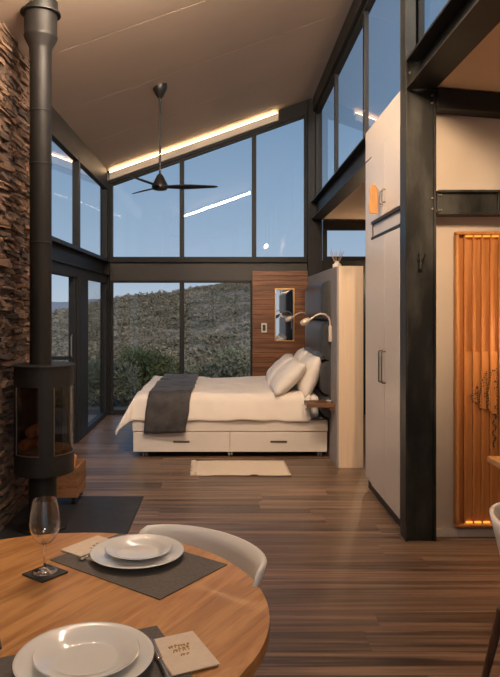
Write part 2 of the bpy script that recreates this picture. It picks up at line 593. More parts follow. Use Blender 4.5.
trim(MB().hexa([(xa, 9.56, ceil_z(xa) - .155), (xb + .02, 9.56, ceil_z(xb) - .155), (xb + .02, 9.62, ceil_z(xb) - .155), (xa, 9.62, ceil_z(xa) - .155)],
               [(xa, 9.56, ceil_z(xa)), (xb + .02, 9.56, ceil_z(xb)), (xb + .02, 9.62, ceil_z(xb)), (xa, 9.62, ceil_z(xa))]),
     M['white_trim'], 'cream backing board behind the cove light', 0)
led = MB().tube([(xa + .02, 9.50, ceil_z(xa + .02) - .036), (xb - .01, 9.50, ceil_z(xb - .01) - .036)], .009, 8).build('led_strip', M['led'], org=(-.5, 9.5, ceil_z(-.5) - .045))
tag(led, 'warm glowing light strip along the cove board under the sloping ceiling', 'light strip')

# ------------------------------------------------------------------ windows
win_n = [0]


def window(label):
    win_n[0] += 1
    o = bpy.data.objects.new('window_%d' % win_n[0], None)
    col.objects.link(o)
    ORG[o] = Vector((0, 0, 0))
    return tag(o, label, 'window', kind='structure')


def pane_quad(p, q, n_, parent, name='pane', mt='glass'):
    """single pane through four points"""
    return MB().add(p, [(0, 1, 2, 3)]).build(name, M[mt], parent, fix=False)


# upper back window: three panes under the slope
wu = window('tall three pane window under the sloping ceiling above the cladding band')
top = lambda x: ceil_z(x) - .20
edges = [-1.667, -.638, .406, 1.16]
for i, (a, b) in enumerate(zip(edges, edges[1:])):
    a2, b2 = a + .028, b - .028
    pane_quad([(a2, 9.56, 2.27), (b2, 9.56, 2.27), (b2, 9.56, top(b2) - .03), (a2, 9.56, top(a2) - .03)], None, None, wu)
for i, x in enumerate(edges):
    h = .032 if i in (1, 2) else .03
    MB().hexa([(x - h, 9.52, 2.235), (x + h, 9.52, 2.235), (x + h, 9.60, 2.235), (x - h, 9.60, 2.235)],
              [(x - h, 9.52, top(x - h)), (x + h, 9.52, top(x + h)), (x + h, 9.60, top(x + h)), (x - h, 9.60, top(x - h))]).build('mullion', M['alu'], wu, bevel=.003)
for a, b in zip(edges, edges[1:]):
    a2, b2 = a + .03, b - .03
    MB().box(a2, b2, 9.525, 9.595, 2.235, 2.275).build('sill_bar', M['alu'], wu, bevel=.003)
    MB().hexa([(a2, 9.525, top(a2) - .035), (b2, 9.525, top(b2) - .035), (b2, 9.595, top(b2) - .035), (a2, 9.595, top(a2) - .035)],
              [(a2, 9.525, top(a2)), (b2, 9.525, top(b2)), (b2, 9.595, top(b2)), (a2, 9.595, top(a2))]).build('head_bar', M['alu'], wu, bevel=.003)

# lower back window: two big panes
wl = window('wide two pane window behind the bed looking at the hillside')
edges = [-1.667, -.638, .385]
for a, b in zip(edges, edges[1:]):
    pane_quad([(a + .03, 9.56, .06), (b - .03, 9.56, .06), (b - .03, 9.56, 1.91), (a + .03, 9.56, 1.91)], None, None, wl)
    MB().box(a + .03, b - .03, 9.525, 9.595, 0, .062).build('sill_bar', M['alu'], wl, bevel=.003)
    MB().box(a + .03, b - .03, 9.525, 9.595, 1.90, 1.93).build('head_bar', M['alu'], wl, bevel=.003)
for x in edges:
    MB().box(x - .032, x + .032, 9.52, 9.60, 0, 1.93).build('mullion', M['alu'], wl, bevel=.003)

# small window in the back bay
ws = window('small high window above the headboard partition')
pane_quad([(1.45, 9.56, 2.28), (2.5, 9.56, 2.28), (2.5, 9.56, 2.66), (1.45, 9.56, 2.66)], None, None, ws)
MB().box(1.40, 2.55, 9.52, 9.60, 2.22, 2.28).build('sill_bar', M['alu'], ws, bevel=.003)
MB().box(1.40, 2.55, 9.50, 9.60, 2.66, 2.80).build('head_bar', M['alu'], ws, bevel=.003)
for x in (1.43, 2.52):
    MB().box(x - .03, x + .03, 9.52, 9.60, 2.28, 2.66).build('mullion', M['alu'], ws, bevel=.003)
wbr = MB().box(1.37, XR, 9.5, 9.62, 0, 2.22).box(2.55, XR, 9.5, 9.62, 2.22, 2.75).build('wall_back', M['steel'])
tag(wbr, 'dark wall below the small high window', 'wall', kind='structure')

# clerestory on the right
wc = window('long clerestory window above the cupboard and steel beam')
ysm = [-2.6, -.7, 1.0, 2.7, 4.42, 6.14, 7.78, 9.40]
for a, b in zip(ysm, ysm[1:]):
    pane_quad([(1.30, a + .03, 3.15), (1.30, b - .03, 3.15), (1.30, b - .03, 4.31), (1.30, a + .03, 4.31)], None, None, wc)
    zs = 3.05 if b > 4.5 else 3.19
    MB().box(1.275, 1.325, a + .03, b - .03, zs, zs + .075).build('sill_bar', M['alu'], wc, bevel=.003)
    MB().box(1.275, 1.325, a + .03, b - .03, 4.29, 4.33).build('head_bar', M['alu'], wc, bevel=.003)
for yv in ysm:
    MB().box(1.278, 1.322, yv - .03, yv + .03, 3.05 if yv > 4.5 else 3.19, 4.33).build('mullion', M['alu'], wc, bevel=.003)

# upper left window
wx = window('upper side window above the glass doors beside the flue')
ysm = [5.72, 7.63, 9.43]
for a, b in zip(ysm, ysm[1:]):
    pane_quad([(-1.73, a + .03, 2.24), (-1.73, b - .03, 2.24), (-1.73, b - .03, 3.25), (-1.73, a + .03, 3.25)], None, None, wx)
    MB().box(-1.765, -1.695, a + .03, b - .03, 2.20, 2.245).build('sill_bar', M['alu'], wx, bevel=.003)
    MB().box(-1.765, -1.695, a + .03, b - .03, 3.235, 3.27).build('head_bar', M['alu'], wx, bevel=.003)
for yv in ysm:
    MB().box(-1.77, -1.69, yv - .035, yv + .035, 2.20, 3.27).build('mullion', M['alu'], wx, bevel=.003)

# lower left: fixed side light and the open door leaf
wy = window('tall fixed side pane beside the corner column')
pane_quad([(-1.73, 8.10, .07), (-1.73, 9.40, .07), (-1.73, 9.40, 1.90), (-1.73, 8.10, 1.90)], None, None, wy)
MB().box(-1.765, -1.695, 8.08, 9.43, 0, .07).build('sill_bar', M['alu'], wy, bevel=.003)
MB().box(-1.765, -1.695, 7.52, 9.43, 1.89, 2.0).build('head_bar', M['alu'], wy, bevel=.003)
MB().box(-1.78, -1.69, 7.66, 8.10, 0, 1.89).build('jamb_post', M['alu'], wy, bevel=.003)
MB().box(-1.77, -1.70, 9.38, 9.45, .07, 1.89).build('mullion', M['alu'], wy, bevel=.003)
MB().box(-1.78, -1.69, 5.70, 7.52, 1.885, 2.0).build('head_bar', M['alu'], wy, bevel=.003)
MB().box(-1.77, -1.69, 7.52, 7.63, 0, 1.89).build('jamb_post', M['alu'], wy, bevel=.003)
dr = bpy.data.objects.new('door_1', None)
col.objects.link(dr)
ORG[dr] = Vector((0, 0, 0))
tag(dr, 'glazed door standing open outward beside the flue', 'door', kind='structure')
dx0, dx1, dy = -2.66, -1.70, 7.44
for a, b, c, d in ((dx0, dx0 + .07, 0.03, 2.0), (dx1 - .07, dx1, .03, 2.0)):
    MB().box(a, b, dy - .025, dy + .025, c, d).build('stile', M['alu'], dr, bevel=.003)
for z0, z1 in ((.03, .12), (.955, .995), (1.925, 2.0)):
    MB().box(dx0 + .07, dx1 - .07, dy - .025, dy + .025, z0, z1).build('rail', M['alu'], dr, bevel=.003)
for z0, z1 in ((.12, .955), (.995, 1.925)):
    pane_quad([(dx0 + .07, dy, z0), (dx1 - .07, dy, z0), (dx1 - .07, dy, z1), (dx0 + .07, dy, z1)], None, None, dr)
MB().tube([(dx1 - .03, dy - .03, .98), (dx1 - .03, dy - .055, 1.0), (dx1 - .03, dy - .055, 1.22), (dx1 - .03, dy - .03, 1.24)], .009, 8).build('door_handle', M['edge'], dr, smooth=40)

# ------------------------------------------------------------------ stone wall on the left
wall = MB().box(-1.80, -1.60, 3.2, 5.66, 0, 3.56).build('wall_left', M['mortar'])
tag(wall, 'rust brown dry stacked slate wall behind the black stove', 'wall', kind='structure')
rng = random.Random(11)
stone_me = []
for k in range(14):
    bm = bmesh.new()
    bmesh.ops.create_cube(bm, size=1)
    bmesh.ops.subdivide_edges(bm, edges=[e for e in bm.edges if abs(e.verts[0].co.y - e.verts[1].co.y) > .5], cuts=1)
    for v in bm.verts:
        v.co += Vector((rng.uniform(-.16, .16), rng.uniform(-.07, .07), rng.uniform(-.13, .13)))
    me = bpy.data.meshes.new('stone')
    bm.to_mesh(me)
    bm.free()
    me.materials.append(M['stone'])
    stone_me.append(me)
rest = MB()
z = 0.0
nst = 0
while z < 3.52:
    h = rng.uniform(.017, .040)
    y = 3.2 - rng.random() * .1
    while y < 5.66:
        L = rng.uniform(.09, .30)
        y1 = min(y + L, 5.68)
        d = rng.uniform(.05, .085)
        cy, sl = (y + y1) / 2, (y1 - y)
        if sl > .03 and z + h / 2 < 3.53:
            loc = (-1.61 + d / 2 - .02, cy, z + h / 2)
            k = rng.randrange(14)
            tilt = rng.uniform(-.07, .07)
            if 4.55 < cy < 5.12 and .3 < z < 3.5 and sl > .11 and h > .0195 and nst < 300:
                piece('stone', stone_me[k], wall, loc, (tilt, 0, 0), (d, sl * .97, h * .93))
                nst += 1
            else:
                mm = Matrix.Translation(loc) @ Matrix.Rotation(tilt, 4, 'X') @ Matrix.Diagonal((d, sl * .97, h * .93, 1))
                rest.add([mm @ v.co for v in stone_me[k].vertices], [tuple(p.vertices) for p in stone_me[k].polygons])
        y = y1
    z += h
o = rest.build('stone_rest', M['stone'], wall)
tag(o, kind='stuff')
# plain left wall and gable behind the viewer
wlp = MB().box(-1.80, -1.72, Y0, 3.2, 0, 3.5).build('wall_left_plain', M['plaster'])
tag(wlp, 'plain plaster wall before the slate wall', 'wall', kind='structure')
# front gable with its own glazing
gf = MB()
gf.box(-1.8, -1.2, Y0 - .12, Y0, 0, 3.3).box(1.0, 1.4, Y0 - .12, Y0, 0, 4.4).box(-1.2, 1.0, Y0 - .12, Y0, 2.1, 2.35).box(2.6, XR, Y0 - .12, Y0, 0, 2.9).box(1.4, 2.6, Y0 - .12, Y0, 2.1, 3.0)
gf.hexa([(-1.8, Y0 - .12, 3.3), (1.4, Y0 - .12, 4.3), (1.4, Y0, 4.3), (-1.8, Y0, 3.3)], [(-1.8, Y0 - .12, 3.6), (1.4, Y0 - .12, 4.75), (1.4, Y0, 4.75), (-1.8, Y0, 3.6)])
for x in (-.45, .3):
    gf.box(x - .04, x + .04, Y0 - .1, Y0, 0, 4.2 if x > 0 else 3.95)
o = gf.build('wall_front', M['plaster'])
tag(o, 'plaster gable wall with tall window openings', 'wall', kind='structure')
o = MB().box(XR, XR + .1, Y0, YB, 0, 3.0).build('wall_right', M['plaster'])
tag(o, 'plain outer wall of the side bays', 'wall', kind='structure')

# ------------------------------------------------------------------ partition at the right with the slatted feature panel
wp = MB().box(1.39, XR, 4.47, 4.502, 0, 3.0).build('wall_partition', M['plaster'])
tag(wp, 'beige plaster partition behind the steel column', 'wall', kind='structure')
o = MB().hexa([(1.39, 4.33, 2.86), (XR, 4.33, 2.70), (XR, 4.468, 2.70), (1.39, 4.468, 2.86)],
              [(1.39, 4.33, 2.985), (XR, 4.33, 2.825), (XR, 4.468, 2.825), (1.39, 4.468, 2.985)])
trim(o, M['steel'], 'dark sloping beam under the low ceiling on the partition')
tb = MB().box(1.395, XR, 4.36, 4.375, 2.165, 2.315).box(1.395, XR, 4.33, 4.468, 2.305, 2.32).box(1.395, XR, 4.33, 4.468, 2.16, 2.175).box(1.79, 1.80, 4.34, 4.37, 2.175, 2.305)
tb = trim(tb, M['steel_raw'], 'dark steel channel across the partition above the slatted panel', .002)
for bz in (2.19, 2.29):
    for bx in (1.405, 1.42):
        MB().tube([(bx, 4.35, bz), (bx, 4.36, bz)], .006, 8).build('bolt', M['edge'], tb)
bs = MB().box(1.395, XR, 4.445, 4.47, 0, .055).build('baseboard_right', M['skirting'], bevel=.004)
tag(bs, 'glossy white skirting below the slatted panel', 'baseboard', kind='structure')

fp = thing('slatted_panel', 'amber lit wooden panel of upright slats on the beige partition', 'wall panel', (2.1, 4.44, .07))
px0, px1, pz0, pz1 = 1.537, 2.62, .078, 2.055
MB().box(px0 + .02, px1 - .02, 4.444, 4.466, pz0 + .02, pz1 - .02).build('backing', M['feature'], fp)
fr = MB()
t = .022
fr.box(px0, px0 + t, 4.40, 4.466, pz0 + t, pz1 - t).box(px1 - t, px1, 4.40, 4.466, pz0 + t, pz1 - t)
fr.box(px0, px1, 4.40, 4.466, pz0, pz0 + t).box(px0, px1, 4.40, 4.466, pz1 - t, pz1)
fr.build('frame', M['feature'], fp, bevel=.008)
sp = .0585
sl_me = MB().box(-.0045, .0045, 4.414, 4.444, pz0 + t, pz1 - t).mesh('slat', (0, 4.44, .07))
sl_me.materials.append(M['feature'])
bd_me = MB().box(-.0215, .0215, 4.428, 4.444, pz0 + t + .012, 1.25).mesh('strip', (0, 4.44, .07))
bd_me.materials.append(M['feature'])
k = 0
x = px0 + t + .04
while x < px1 - t - .02:
    piece('slat', sl_me, fp, (x, 4.44, .07))
    if x + sp < px1 - t:
        piece('strip', bd_me, fp, (x + sp / 2, 4.44, .07))
        MB().box(x + .008, x + sp - .008, 4.415, 4.427, pz0 + t + .004, pz0 + t + .014).build('glow_bar', M['led_amber'], fp)
        MB().box(x + .008, x + sp - .008, 4.415, 4.427, pz1 - t - .014, pz1 - t - .004).build('glow_bar', M['led_amber'], fp)
    x += sp
# carved inlay: pale plates edged with dark beads across four bays
orn = []
for (xa_, xb_, pts) in ((1.638, 1.685, [(0, .45), (1, 1.0), (1, 0.0), (.35, .12)]), (1.697, 1.743, [(0, .22), (.35, .75), (1, 1.0), (1, 0), (0, .05)]), (1.756, 1.815, [(0, .55), (.3, .95), (1, 1), (1, .05), (.6, 0), (0, .1)])):
    orn.append((xa_, xb_, pts))
zr = [(.905, 1.02), (.865, 1.115), (.83, 1.135)]
for (xa_, xb_, pts), (za, zb) in zip(orn, zr):
    poly = [(xa_ + (xb_ - xa_) * a, za + (zb - za) * b) for a, b in pts]
    pl = MB().prism(poly, lambda a, b: (a, 4.418, b), lambda a, b: (a, 4.4275, b)).build('carved_plate', M['feature'], fp)
    bd = MB()
    n = len(poly)
    rg = random.Random(int(xa_ * 1000))
    for i in range(n):
        a, b = Vector(poly[i]), Vector(poly[(i + 1) % n])
        m = max(2, int((b - a).length / .014))
        for j in range(m):
            p = a.lerp(b, j / m) + Vector((rg.uniform(-.004, .004), rg.uniform(-.005, .005)))
            bd.lathe([(0, -.005), (.0055, 0), (0, .005)], (p.x, 4.415, p.y), 6)
    for j in range(5):
        bd.lathe([(0, -.006), (.006, 0), (0, .006)], (rg.uniform(xa_ + .01, xb_ - .01), 4.415, rg.uniform(za + .03, zb - .02)), 6)
    bd.build('dark_beading', M['black'], pl)
strand = MB()
rg = random.Random(5)
for j in range(22):
    zz = .835 - j * .0105
    strand.lathe([(0, -.007), (.0065, 0), (0, .007)], (1.80 + .010 * math.sin(j * .9) + rg.uniform(-.004, .004), 4.424, zz), 6)
strand.build('dark_beading', M['black'], fp)

# ------------------------------------------------------------------ tall cupboard
cb = thing('tall_cupboard', 'tall greige cupboard with upper and lower doors beside the steel column', 'cupboard', (1.5, 5.1, 0))
MB().box(1.215, 1.85, 4.62, 5.69, .09, 2.785).box(1.203, 1.25, 4.505, 5.69, .09, 2.785).build('carcass', M['cab'], cb, bevel=.002)
trim(MB().box(1.203, 1.213, 4.505, 5.69, 2.795, 3.045), M['cab'], 'greige fascia board above the cupboard', 0)
MB().box(1.225, 1.85, 4.52, 5.68, 0, .09).build('plinth', M['hearth'], cb)
dY = [(4.515, 4.942), (4.952, 5.385)]
for i, (a, b) in enumerate(dY):
    d = MB().box(1.186, 1.203, a, b, .10, 2.095).build('lower_door', M['cab'], cb, bevel=.002)
    hy = 4.905 if i == 0 else 4.99
    MB().tube([(1.186, hy, .985), (1.160, hy, .985), (1.155, hy, .99), (1.155, hy, 1.215), (1.160, hy, 1.22), (1.186, hy, 1.22)], .006, 8).build('handle', M['brownmetal'], d, smooth=40)
    d = MB().box(1.186, 1.203, a, b, 2.245, 2.785).build('upper_door', M['cab'], cb, bevel=.002)
    hy = 4.905 if i == 0 else 4.99
    MB().tube([(1.186, hy, 2.33), (1.163, hy, 2.33), (1.158, hy, 2.335), (1.158, hy, 2.42), (1.163, hy, 2.425), (1.186, hy, 2.425)], .006, 8).build('handle', M['edge'], d, smooth=40)
MB().box(1.195, 1.2035, 5.386, 5.394, .10, 2.785).build('reveal_strip', M['brownmetal'], cb)
MB().box(1.195, 1.2035, 4.9435, 4.9505, .10, 2.095).build('reveal_strip', M['brownmetal'], cb)
MB().box(1.195, 1.2035, 4.9435, 4.9505, 2.245, 2.785).build('reveal_strip', M['brownmetal'], cb)
MB().box(1.184, 1.203, 4.51, 5.39, 2.098, 2.118).build('door_edge_strip', M['alu'], cb)
MB().box(1.184, 1.203, 4.51, 5.39, 2.222, 2.242).build('door_edge_strip', M['alu'], cb)
MB().box(1.190, 1.203, 4.503, 4.512, .10, 2.785).build('door_edge_strip', M['alu'], cb)
tg = thing('wooden_tag', 'carved wooden tag hanging on the upper cupboard door handle', 'tag', (1.15, 5.02, 2.26))
prof = [(-.035, 2.262), (.035, 2.262), (.04, 2.34), (.03, 2.42), (.036, 2.45), (.012, 2.485), (-.012, 2.485), (-.034, 2.455), (-.028, 2.40), (-.04, 2.33)]
MB().prism(prof, lambda a, b: (1.128 + a, 5.03 + a * .5, b), lambda a, b: (1.124 + a, 5.041 + a * .5, b)).build('board', M['tagwood'], tg, bevel=.002)
MB().tube([(1.128, 5.03, 2.475), (1.150, 5.01, 2.45), (1.158, 4.99, 2.418)], .003, 6).build('cord', M['reed'], tg)
hk = thing('coat_hook', 'small black forked coat hook on the steel column', 'hook', (1.283, 4.39, 1.82))
MB().tube([(1.283, 4.355, 1.80), (1.283, 4.348, 1.83), (1.283, 4.355, 1.86)], [.016, .013, .008], 8).build('body', M['black'], hk, smooth=50)
for s in (-1, 1):
    MB().tube([(1.283, 4.350, 1.84), (1.283 + s * .012, 4.34, 1.86), (1.283 + s * .018, 4.33, 1.875), (1.283 + s * .022, 4.32, 1.90)], .005, 8).build('prong', M['black'], hk, smooth=50)
MB().box(1.275, 1.291, 4.355, 4.3745, 1.80, 1.86).build('mount', M['black'], hk, bevel=.003)

# ------------------------------------------------------------------ timber lining with mirror on the back wall
tw = MB().box(.385, 1.17, 9.47, 9.52, 0, 2.06).build('wall_timber', M['subfloor'])
tag(tw, 'red brown timber board wall with mirror behind the bed', 'wall', kind='structure')
nb = 30
bh = 2.07 / nb
bm_ = MB().box(-.405, .405, -.012, .012, .0015, bh - .003).mesh('board')
bm_.materials.append(M['walnut'])
for k in range(nb):
    zc = k * bh
    if 9 <= k <= 11:
        continue
    piece('board', bm_, tw, (.785, 9.458 + random.uniform(-.002, .002), zc))
# recessed niche: boards split around it
sh_l = MB().box(-.1575, .1575, -.012, .012, .0015, bh - .003).mesh('board')
sh_l.materials.append(M['walnut'])
sh_r = MB().box(-.1125, .1125, -.012, .012, .0015, bh - .003).mesh('board')
sh_r.materials.append(M['walnut'])
for k in range(9, 12):
    piece('board', sh_l, tw, (.5375, 9.458, k * bh))
    piece('board', sh_r, tw, (1.0775, 9.458, k * bh))
MB().box(.68, .98, 9.466, 9.47, 9 * bh - .01, 12 * bh + .01).build('niche_back', M['walnut'], tw)

mr = thing('wall_mirror', 'narrow upright mirror in a gold frame on the timber wall', 'mirror', (.83, 9.43, 1.06))
MB().box(.71, .965, 9.432, 9.438, 1.075, 1.80).build('glass', M['mirror'], mr)
f = MB()
for a, b, c, d in ((.697, .712, 1.06, 1.815), (.963, .978, 1.06, 1.815), (.712, .963, 1.06, 1.075), (.712, .963, 1.80, 1.815)):
    f.box(a, b, 9.424, 9.445, c, d)
f.build('frame', M['brass'], mr, bevel=.002)
sw = thing('light_switch', 'white light switch on the timber wall beside the mirror', 'switch', (.545, 9.44, 1.2))
MB().box(.505, .585, 9.434, 9.446, 1.185, 1.32).build('face_plate', M['plate_white'], sw, bevel=.003)
MB().box(.525, .565, 9.428, 9.434, 1.21, 1.295).build('rocker', M['brownmetal'], sw, bevel=.002)

# ------------------------------------------------------------------ headboard partition
hp = thing('headboard_partition', 'pale wooden partition box carrying the padded headboard', 'partition', (1.19, 7.45, 0))
MB().box(1.085, 1.322, 6.35, 8.6, .0, 1.945).build('body', M['maple'], hp, bevel=.003)
MB().box(1.067, 1.0845, 6.352, 8.598, .0, 1.943).build('side_face', M['panelside'], hp, bevel=.002)


def cushion(x0, x1, y0, y1, z0, z1, r=.035, n=10):
    """rounded pad bulging towards -x"""
    pts = []
    for i in range(n + 1):
        row = []
        for j in range(n + 1):
            u, v = i / n, j / n
            e = min(1, min(u, 1 - u) * (y1 - y0) / r) if True else 1
            g = min(1, min(v, 1 - v) * (z1 - z0) / r)
            bul = math.sin(min(1, e) * PI / 2) ** .6 * math.sin(min(1, g) * PI / 2) ** .6
            row.append((x1 - (x1 - x0) * bul, y0 + (y1 - y0) * u, z0 + (z1 - z0) * v))
        pts.append(row)
    return pts


def cush_obj(name, x0, x1, y0, y1, z0, z1, mt, parent):
    def sp_(a, b, r):
        return [a, a + r * .15, a + r * .4, a + r * .7, a + r] + [a + r + (b - a - 2 * r) * k / 6 for k in range(1, 6)] + [b - r, b - r * .7, b - r * .4, b - r * .15, b]
    r = .085
    ysl, zsl = sp_(y0, y1, r), sp_(z0, z1, r)
    pts = []
    for yy in ysl:
        row = []
        for zz in zsl:
            e = min(1, min(yy - y0, y1 - yy) / r)
            g = min(1, min(zz - z0, z1 - zz) / r)
            fn = lambda q: math.sqrt(max(0, 1 - (1 - q) ** 2))
            row.append((x1 - (x1 - x0) * (.15 + .85 * fn(e) * fn(g)), yy, zz))
        pts.append(row)
    m = MB().grid(pts)
    # back face and rim
    rim = [pts[i][0] for i in range(len(pts))] + [pts[-1][j] for j in range(1, len(pts[0]))] + [pts[i][-1] for i in range(len(pts) - 2, -1, -1)] + [pts[0][j] for j in range(len(pts[0]) - 2, 0, -1)]
    n = len(rim)
    m.add(list(rim) + [(x1, p[1], p[2]) for p in rim], [(k, (k + 1) % n, n + (k + 1) % n, n + k) for k in range(n)] + [tuple(range(n, 2 * n))])
    return m.build(name, mt, parent, smooth=60)


hb = thing('padded_headboard', 'charcoal leather headboard of stacked pads on the pale partition', 'headboard', (1.03, 7.5, .4))
for z0, z1 in ((.42, .64), (.645, 1.00), (1.005, 1.41), (1.415, 1.82)):
    cush_obj('pad', .972, 1.066, 6.72, 8.2, z0, z1, M['leather'], hb)
# bolster roll
MB().tube([(.995, 6.76 + 1.4 * k / 12, 1.03 + .01 * math.sin(k)) for k in range(13)], [.02] + [.05] * 11 + [.02], 12).build('bolster', M['leather'], hb, smooth=60)

sh = thing('bedside_shelf', 'small floating dark walnut bedside shelf on the partition', 'shelf', (.93, 6.58, .57))
MB().box(.79, 1.067, 6.46, 6.70, .565, .605).build('board', M['shelfwood'], sh, bevel=.004)
MB().box(1.02, 1.067, 6.47, 6.69, .535, .565).build('bracket', M['shelfwood'], sh, bevel=.003)
it = thing('small_dish', 'tiny pale dish on the bedside shelf', 'dish', (1.02, 6.58, .605))
MB().lathe([(0, 0), (.018, 0), (.03, .018), (.027, .018), (.016, .005), (0, .005)], (1.025, 6.56, .6055), 16).build('bowl', M['plate_white'], it, smooth=40)


def reading_lamp(y, label):
    t_ = thing('reading_lamp', label, 'lamp', (1.05, y, 1.22), 'gooseneck reading lamps on the headboard')
    MB().box(1.035, 1.067, y - .02, y + .02, 1.20, 1.36).build('base', M['lampmetal'], t_, bevel=.006)
    path = [(1.05, y, 1.35), (1.05, y, 1.40), (1.035, y - .005, 1.445), (1.0, y - .01, 1.475), (.95, y - .012, 1.482), (.90, y - .012, 1.462), (.86, y - .012, 1.435), (.835, y - .012, 1.415)]
    MB().tube(path, .009, 8).build('gooseneck', M['lampmetal'], t_, smooth=50)
    hd = MB().tube([(.845, y - .012, 1.425), (.825, y - .012, 1.415), (.80, y - .012, 1.402), (.77, y - .012, 1.388), (.752, y - .012, 1.380)], [.012, .028, .034, .03, .014], 12).build('lamp_head', M['lampmetal'], t_, smooth=50)
    return t_


reading_lamp(6.66, 'pale gooseneck reading lamp beside the bedside shelf')
reading_lamp(8.40, 'pale gooseneck reading lamp beside the mirror end of the headboard')

df = thing('reed_diffuser', 'small glass reed diffuser on top of the partition', 'diffuser', (1.2, 6.9, 1.945))
MB().lathe([(0, .001), (.038, .001), (.045, .01), (.045, .05), (.022, .065), (.015, .08), (.018, .085), (.013, .085), (.011, .078), (.018, .062), (.040, .047), (.040, .008), (0, .006)], (1.16, 6.9, 1.945), 20).build('bottle', M['plate_white'], df, smooth=40)
for k in range(7):
    a = k * .9
    MB().tube([(1.16, 6.9, 1.96), (1.16 + .075 * math.cos(a), 6.9 + .05 * math.sin(a), 1.945 + .19 + .02 * math.sin(k * 2))], .003, 5).build('reed', M['reed'], df)

# ------------------------------------------------------------------ bed
bd = thing('bed', 'wide white bed base with drawers on castors', 'bed', (.04, 7.67, 0))
MB().box(-.96, 1.045, 6.82, 8.52, .055, .265).build('base', M['white_lac'], bd, bevel=.005)
MB().box(-.965, 1.05, 6.80, 8.53, .268, .385).build('top_band', M['white_lac'], bd, bevel=.008)
for a, b in ((-.955, .035), (.045, 1.04)):
    d = MB().box(a, b, 6.80, 6.819, .058, .262).build('drawer', M['white_lac'], bd, bevel=.003)
    xm = (a + b) / 2
    MB().box(xm - .085, xm + .085, 6.79, 6.80, .155, .172).build('handle', M['brownmetal'], d, bevel=.002)
for x in (-.84, .045, .97):
    for y in (6.86, 8.45):
        c = MB().box(x - .03, x + .03, y - .03, y + .03, .044, .055).build('castor', M['edge'], bd, bevel=.002)
        MB().tube([(x - .022, y, .0225), (x - .005, y, .0225)], .022, 14).tube([(x + .005, y, .0225), (x + .022, y, .0225)], .022, 14).build('wheel', M['edge'], c, smooth=40)
MB().box(-.95, .965, 6.83, 8.50, .386, .635).build('mattress', M['sheet'], bd, bevel=.05, seg=4)

# duvet: cloth over mattress, hanging at the near side and flaring at the foot
rg = random.Random(4)


def nz3(x, y, z, s):
    return noise.noise(Vector((x * s, y * s, z * s)))


def duvet_point(u, v, lift=0.0):
    """u: arc along x from foot hem (0) to head edge; v: arc along y from near hem to far hem"""
    topz = .66 + .022 * nz3(u, v, 0, 2.2) + lift
    hang_f = .47     # foot drop arc
    hang_n = .335    # near drop arc
    Lx = 1.80
    Ly = 1.74
    # along x
    if u < hang_f:
        q = (hang_f - u)
        k = min(1, q / .16)
        dx = -.955 + .08 - .08 * math.sin(k * PI / 2) - max(0, q - .16) * .46
        dz = -.06 * (1 - math.cos(k * PI / 2)) - max(0, q - .16) * .86
    else:
        dx = -.875 + (u - hang_f) * (1.72 / Lx)
        dz = 0.0
    if v < hang_n:
        q = hang_n - v
        k = min(1, q / .13)
        dy = 6.80 + .085 - .085 * math.sin(k * PI / 2) - max(0, q - .13) * .10
        ez = -.075 * (1 - math.cos(k * PI / 2)) - max(0, q - .13) * 1.0
    elif v > hang_n + Ly:
        q = v - hang_n - Ly
        k = min(1, q / .13)
        dy = 8.47 + .085 * math.sin(k * PI / 2) + max(0, q - .13) * .08
        ez = -.075 * (1 - math.cos(k * PI / 2)) - max(0, q - .13)
    else:
        dy = 6.885 + (v - hang_n) / Ly * 1.585
        ez = 0.0
    fold = 0.0
    if ez < -.05:
        fold = .013 * math.sin(u * 9 + 1.2 * nz3(u, 0, 3, 2)) * min(1, -ez / .2)
        dy -= (fold + .02 * min(1, -ez / .2)) * (1 if v < 1 else -1)
    if dz < -.05:
        dx -= .02 * math.sin(v * 11) * min(1, -dz / .3)
    # foot corner drops lower, the cloth pulled outwards
    if ez < 0 and dz < 0:
        m_ = max(ez, dz) * .35
        zz = topz + min(ez, dz) + m_
        dy -= 0.05 * min(1, -dz / .3) * (1 if v < 1 else -1)
        dx -= .03 * min(1, -ez / .3)
    else:
        zz = topz + ez + dz
    return (dx, dy, zz + .012 * nz3(u + 5, v, 1, 6))


NU, NV = 84, 70
pts = [[duvet_point(2.30 * i / NU, 2.41 * j / NV) for j in range(NV + 1)] for i in range(NU + 1)]
dv = MB().grid(pts).build('duvet', M['duvet'], org=(0, 7.67, .64), smooth=180, solid=-.03)
dv.modifiers['solid'].offset = -1
tag(dv, 'cream white duvet spread over the bed and hanging at its foot', 'duvet')
dv.modifiers.new('sub', 'SUBSURF').render_levels = 1


pts = []
for i in range(25):
    u = .56 + .46 * i / 24
    row = []
    for j in range(81):
        v = -.115 + 2.62 * j / 80
        p = Vector(duvet_point(u, max(v, 0), 0))
        if v < 0:
            p.z += v * 1.0
        p.z += .016 if .3 < v < 2.1 else .004
        if v < .34:
            p.y -= .022
        if v > 2.07:
            p.y += .022
        # hem end leans to the foot a little lower down
        p.x -= .055 * max(0, min(1, (.34 - v) / .4)) - .01 * nz3(u * 3, v * 3, 0, 2)
        p.z += .006 * nz3(u, v, 7, 12)
        row.append(tuple(p))
    pts.append(row)
th = MB().grid(pts).build('bed_throw', M['throw'], org=(-.5, 7.67, .72), smooth=180, solid=-.012)
th.modifiers['solid'].offset = 1
tag(th, 'dark charcoal velvet throw across the foot of the bed', 'throw')


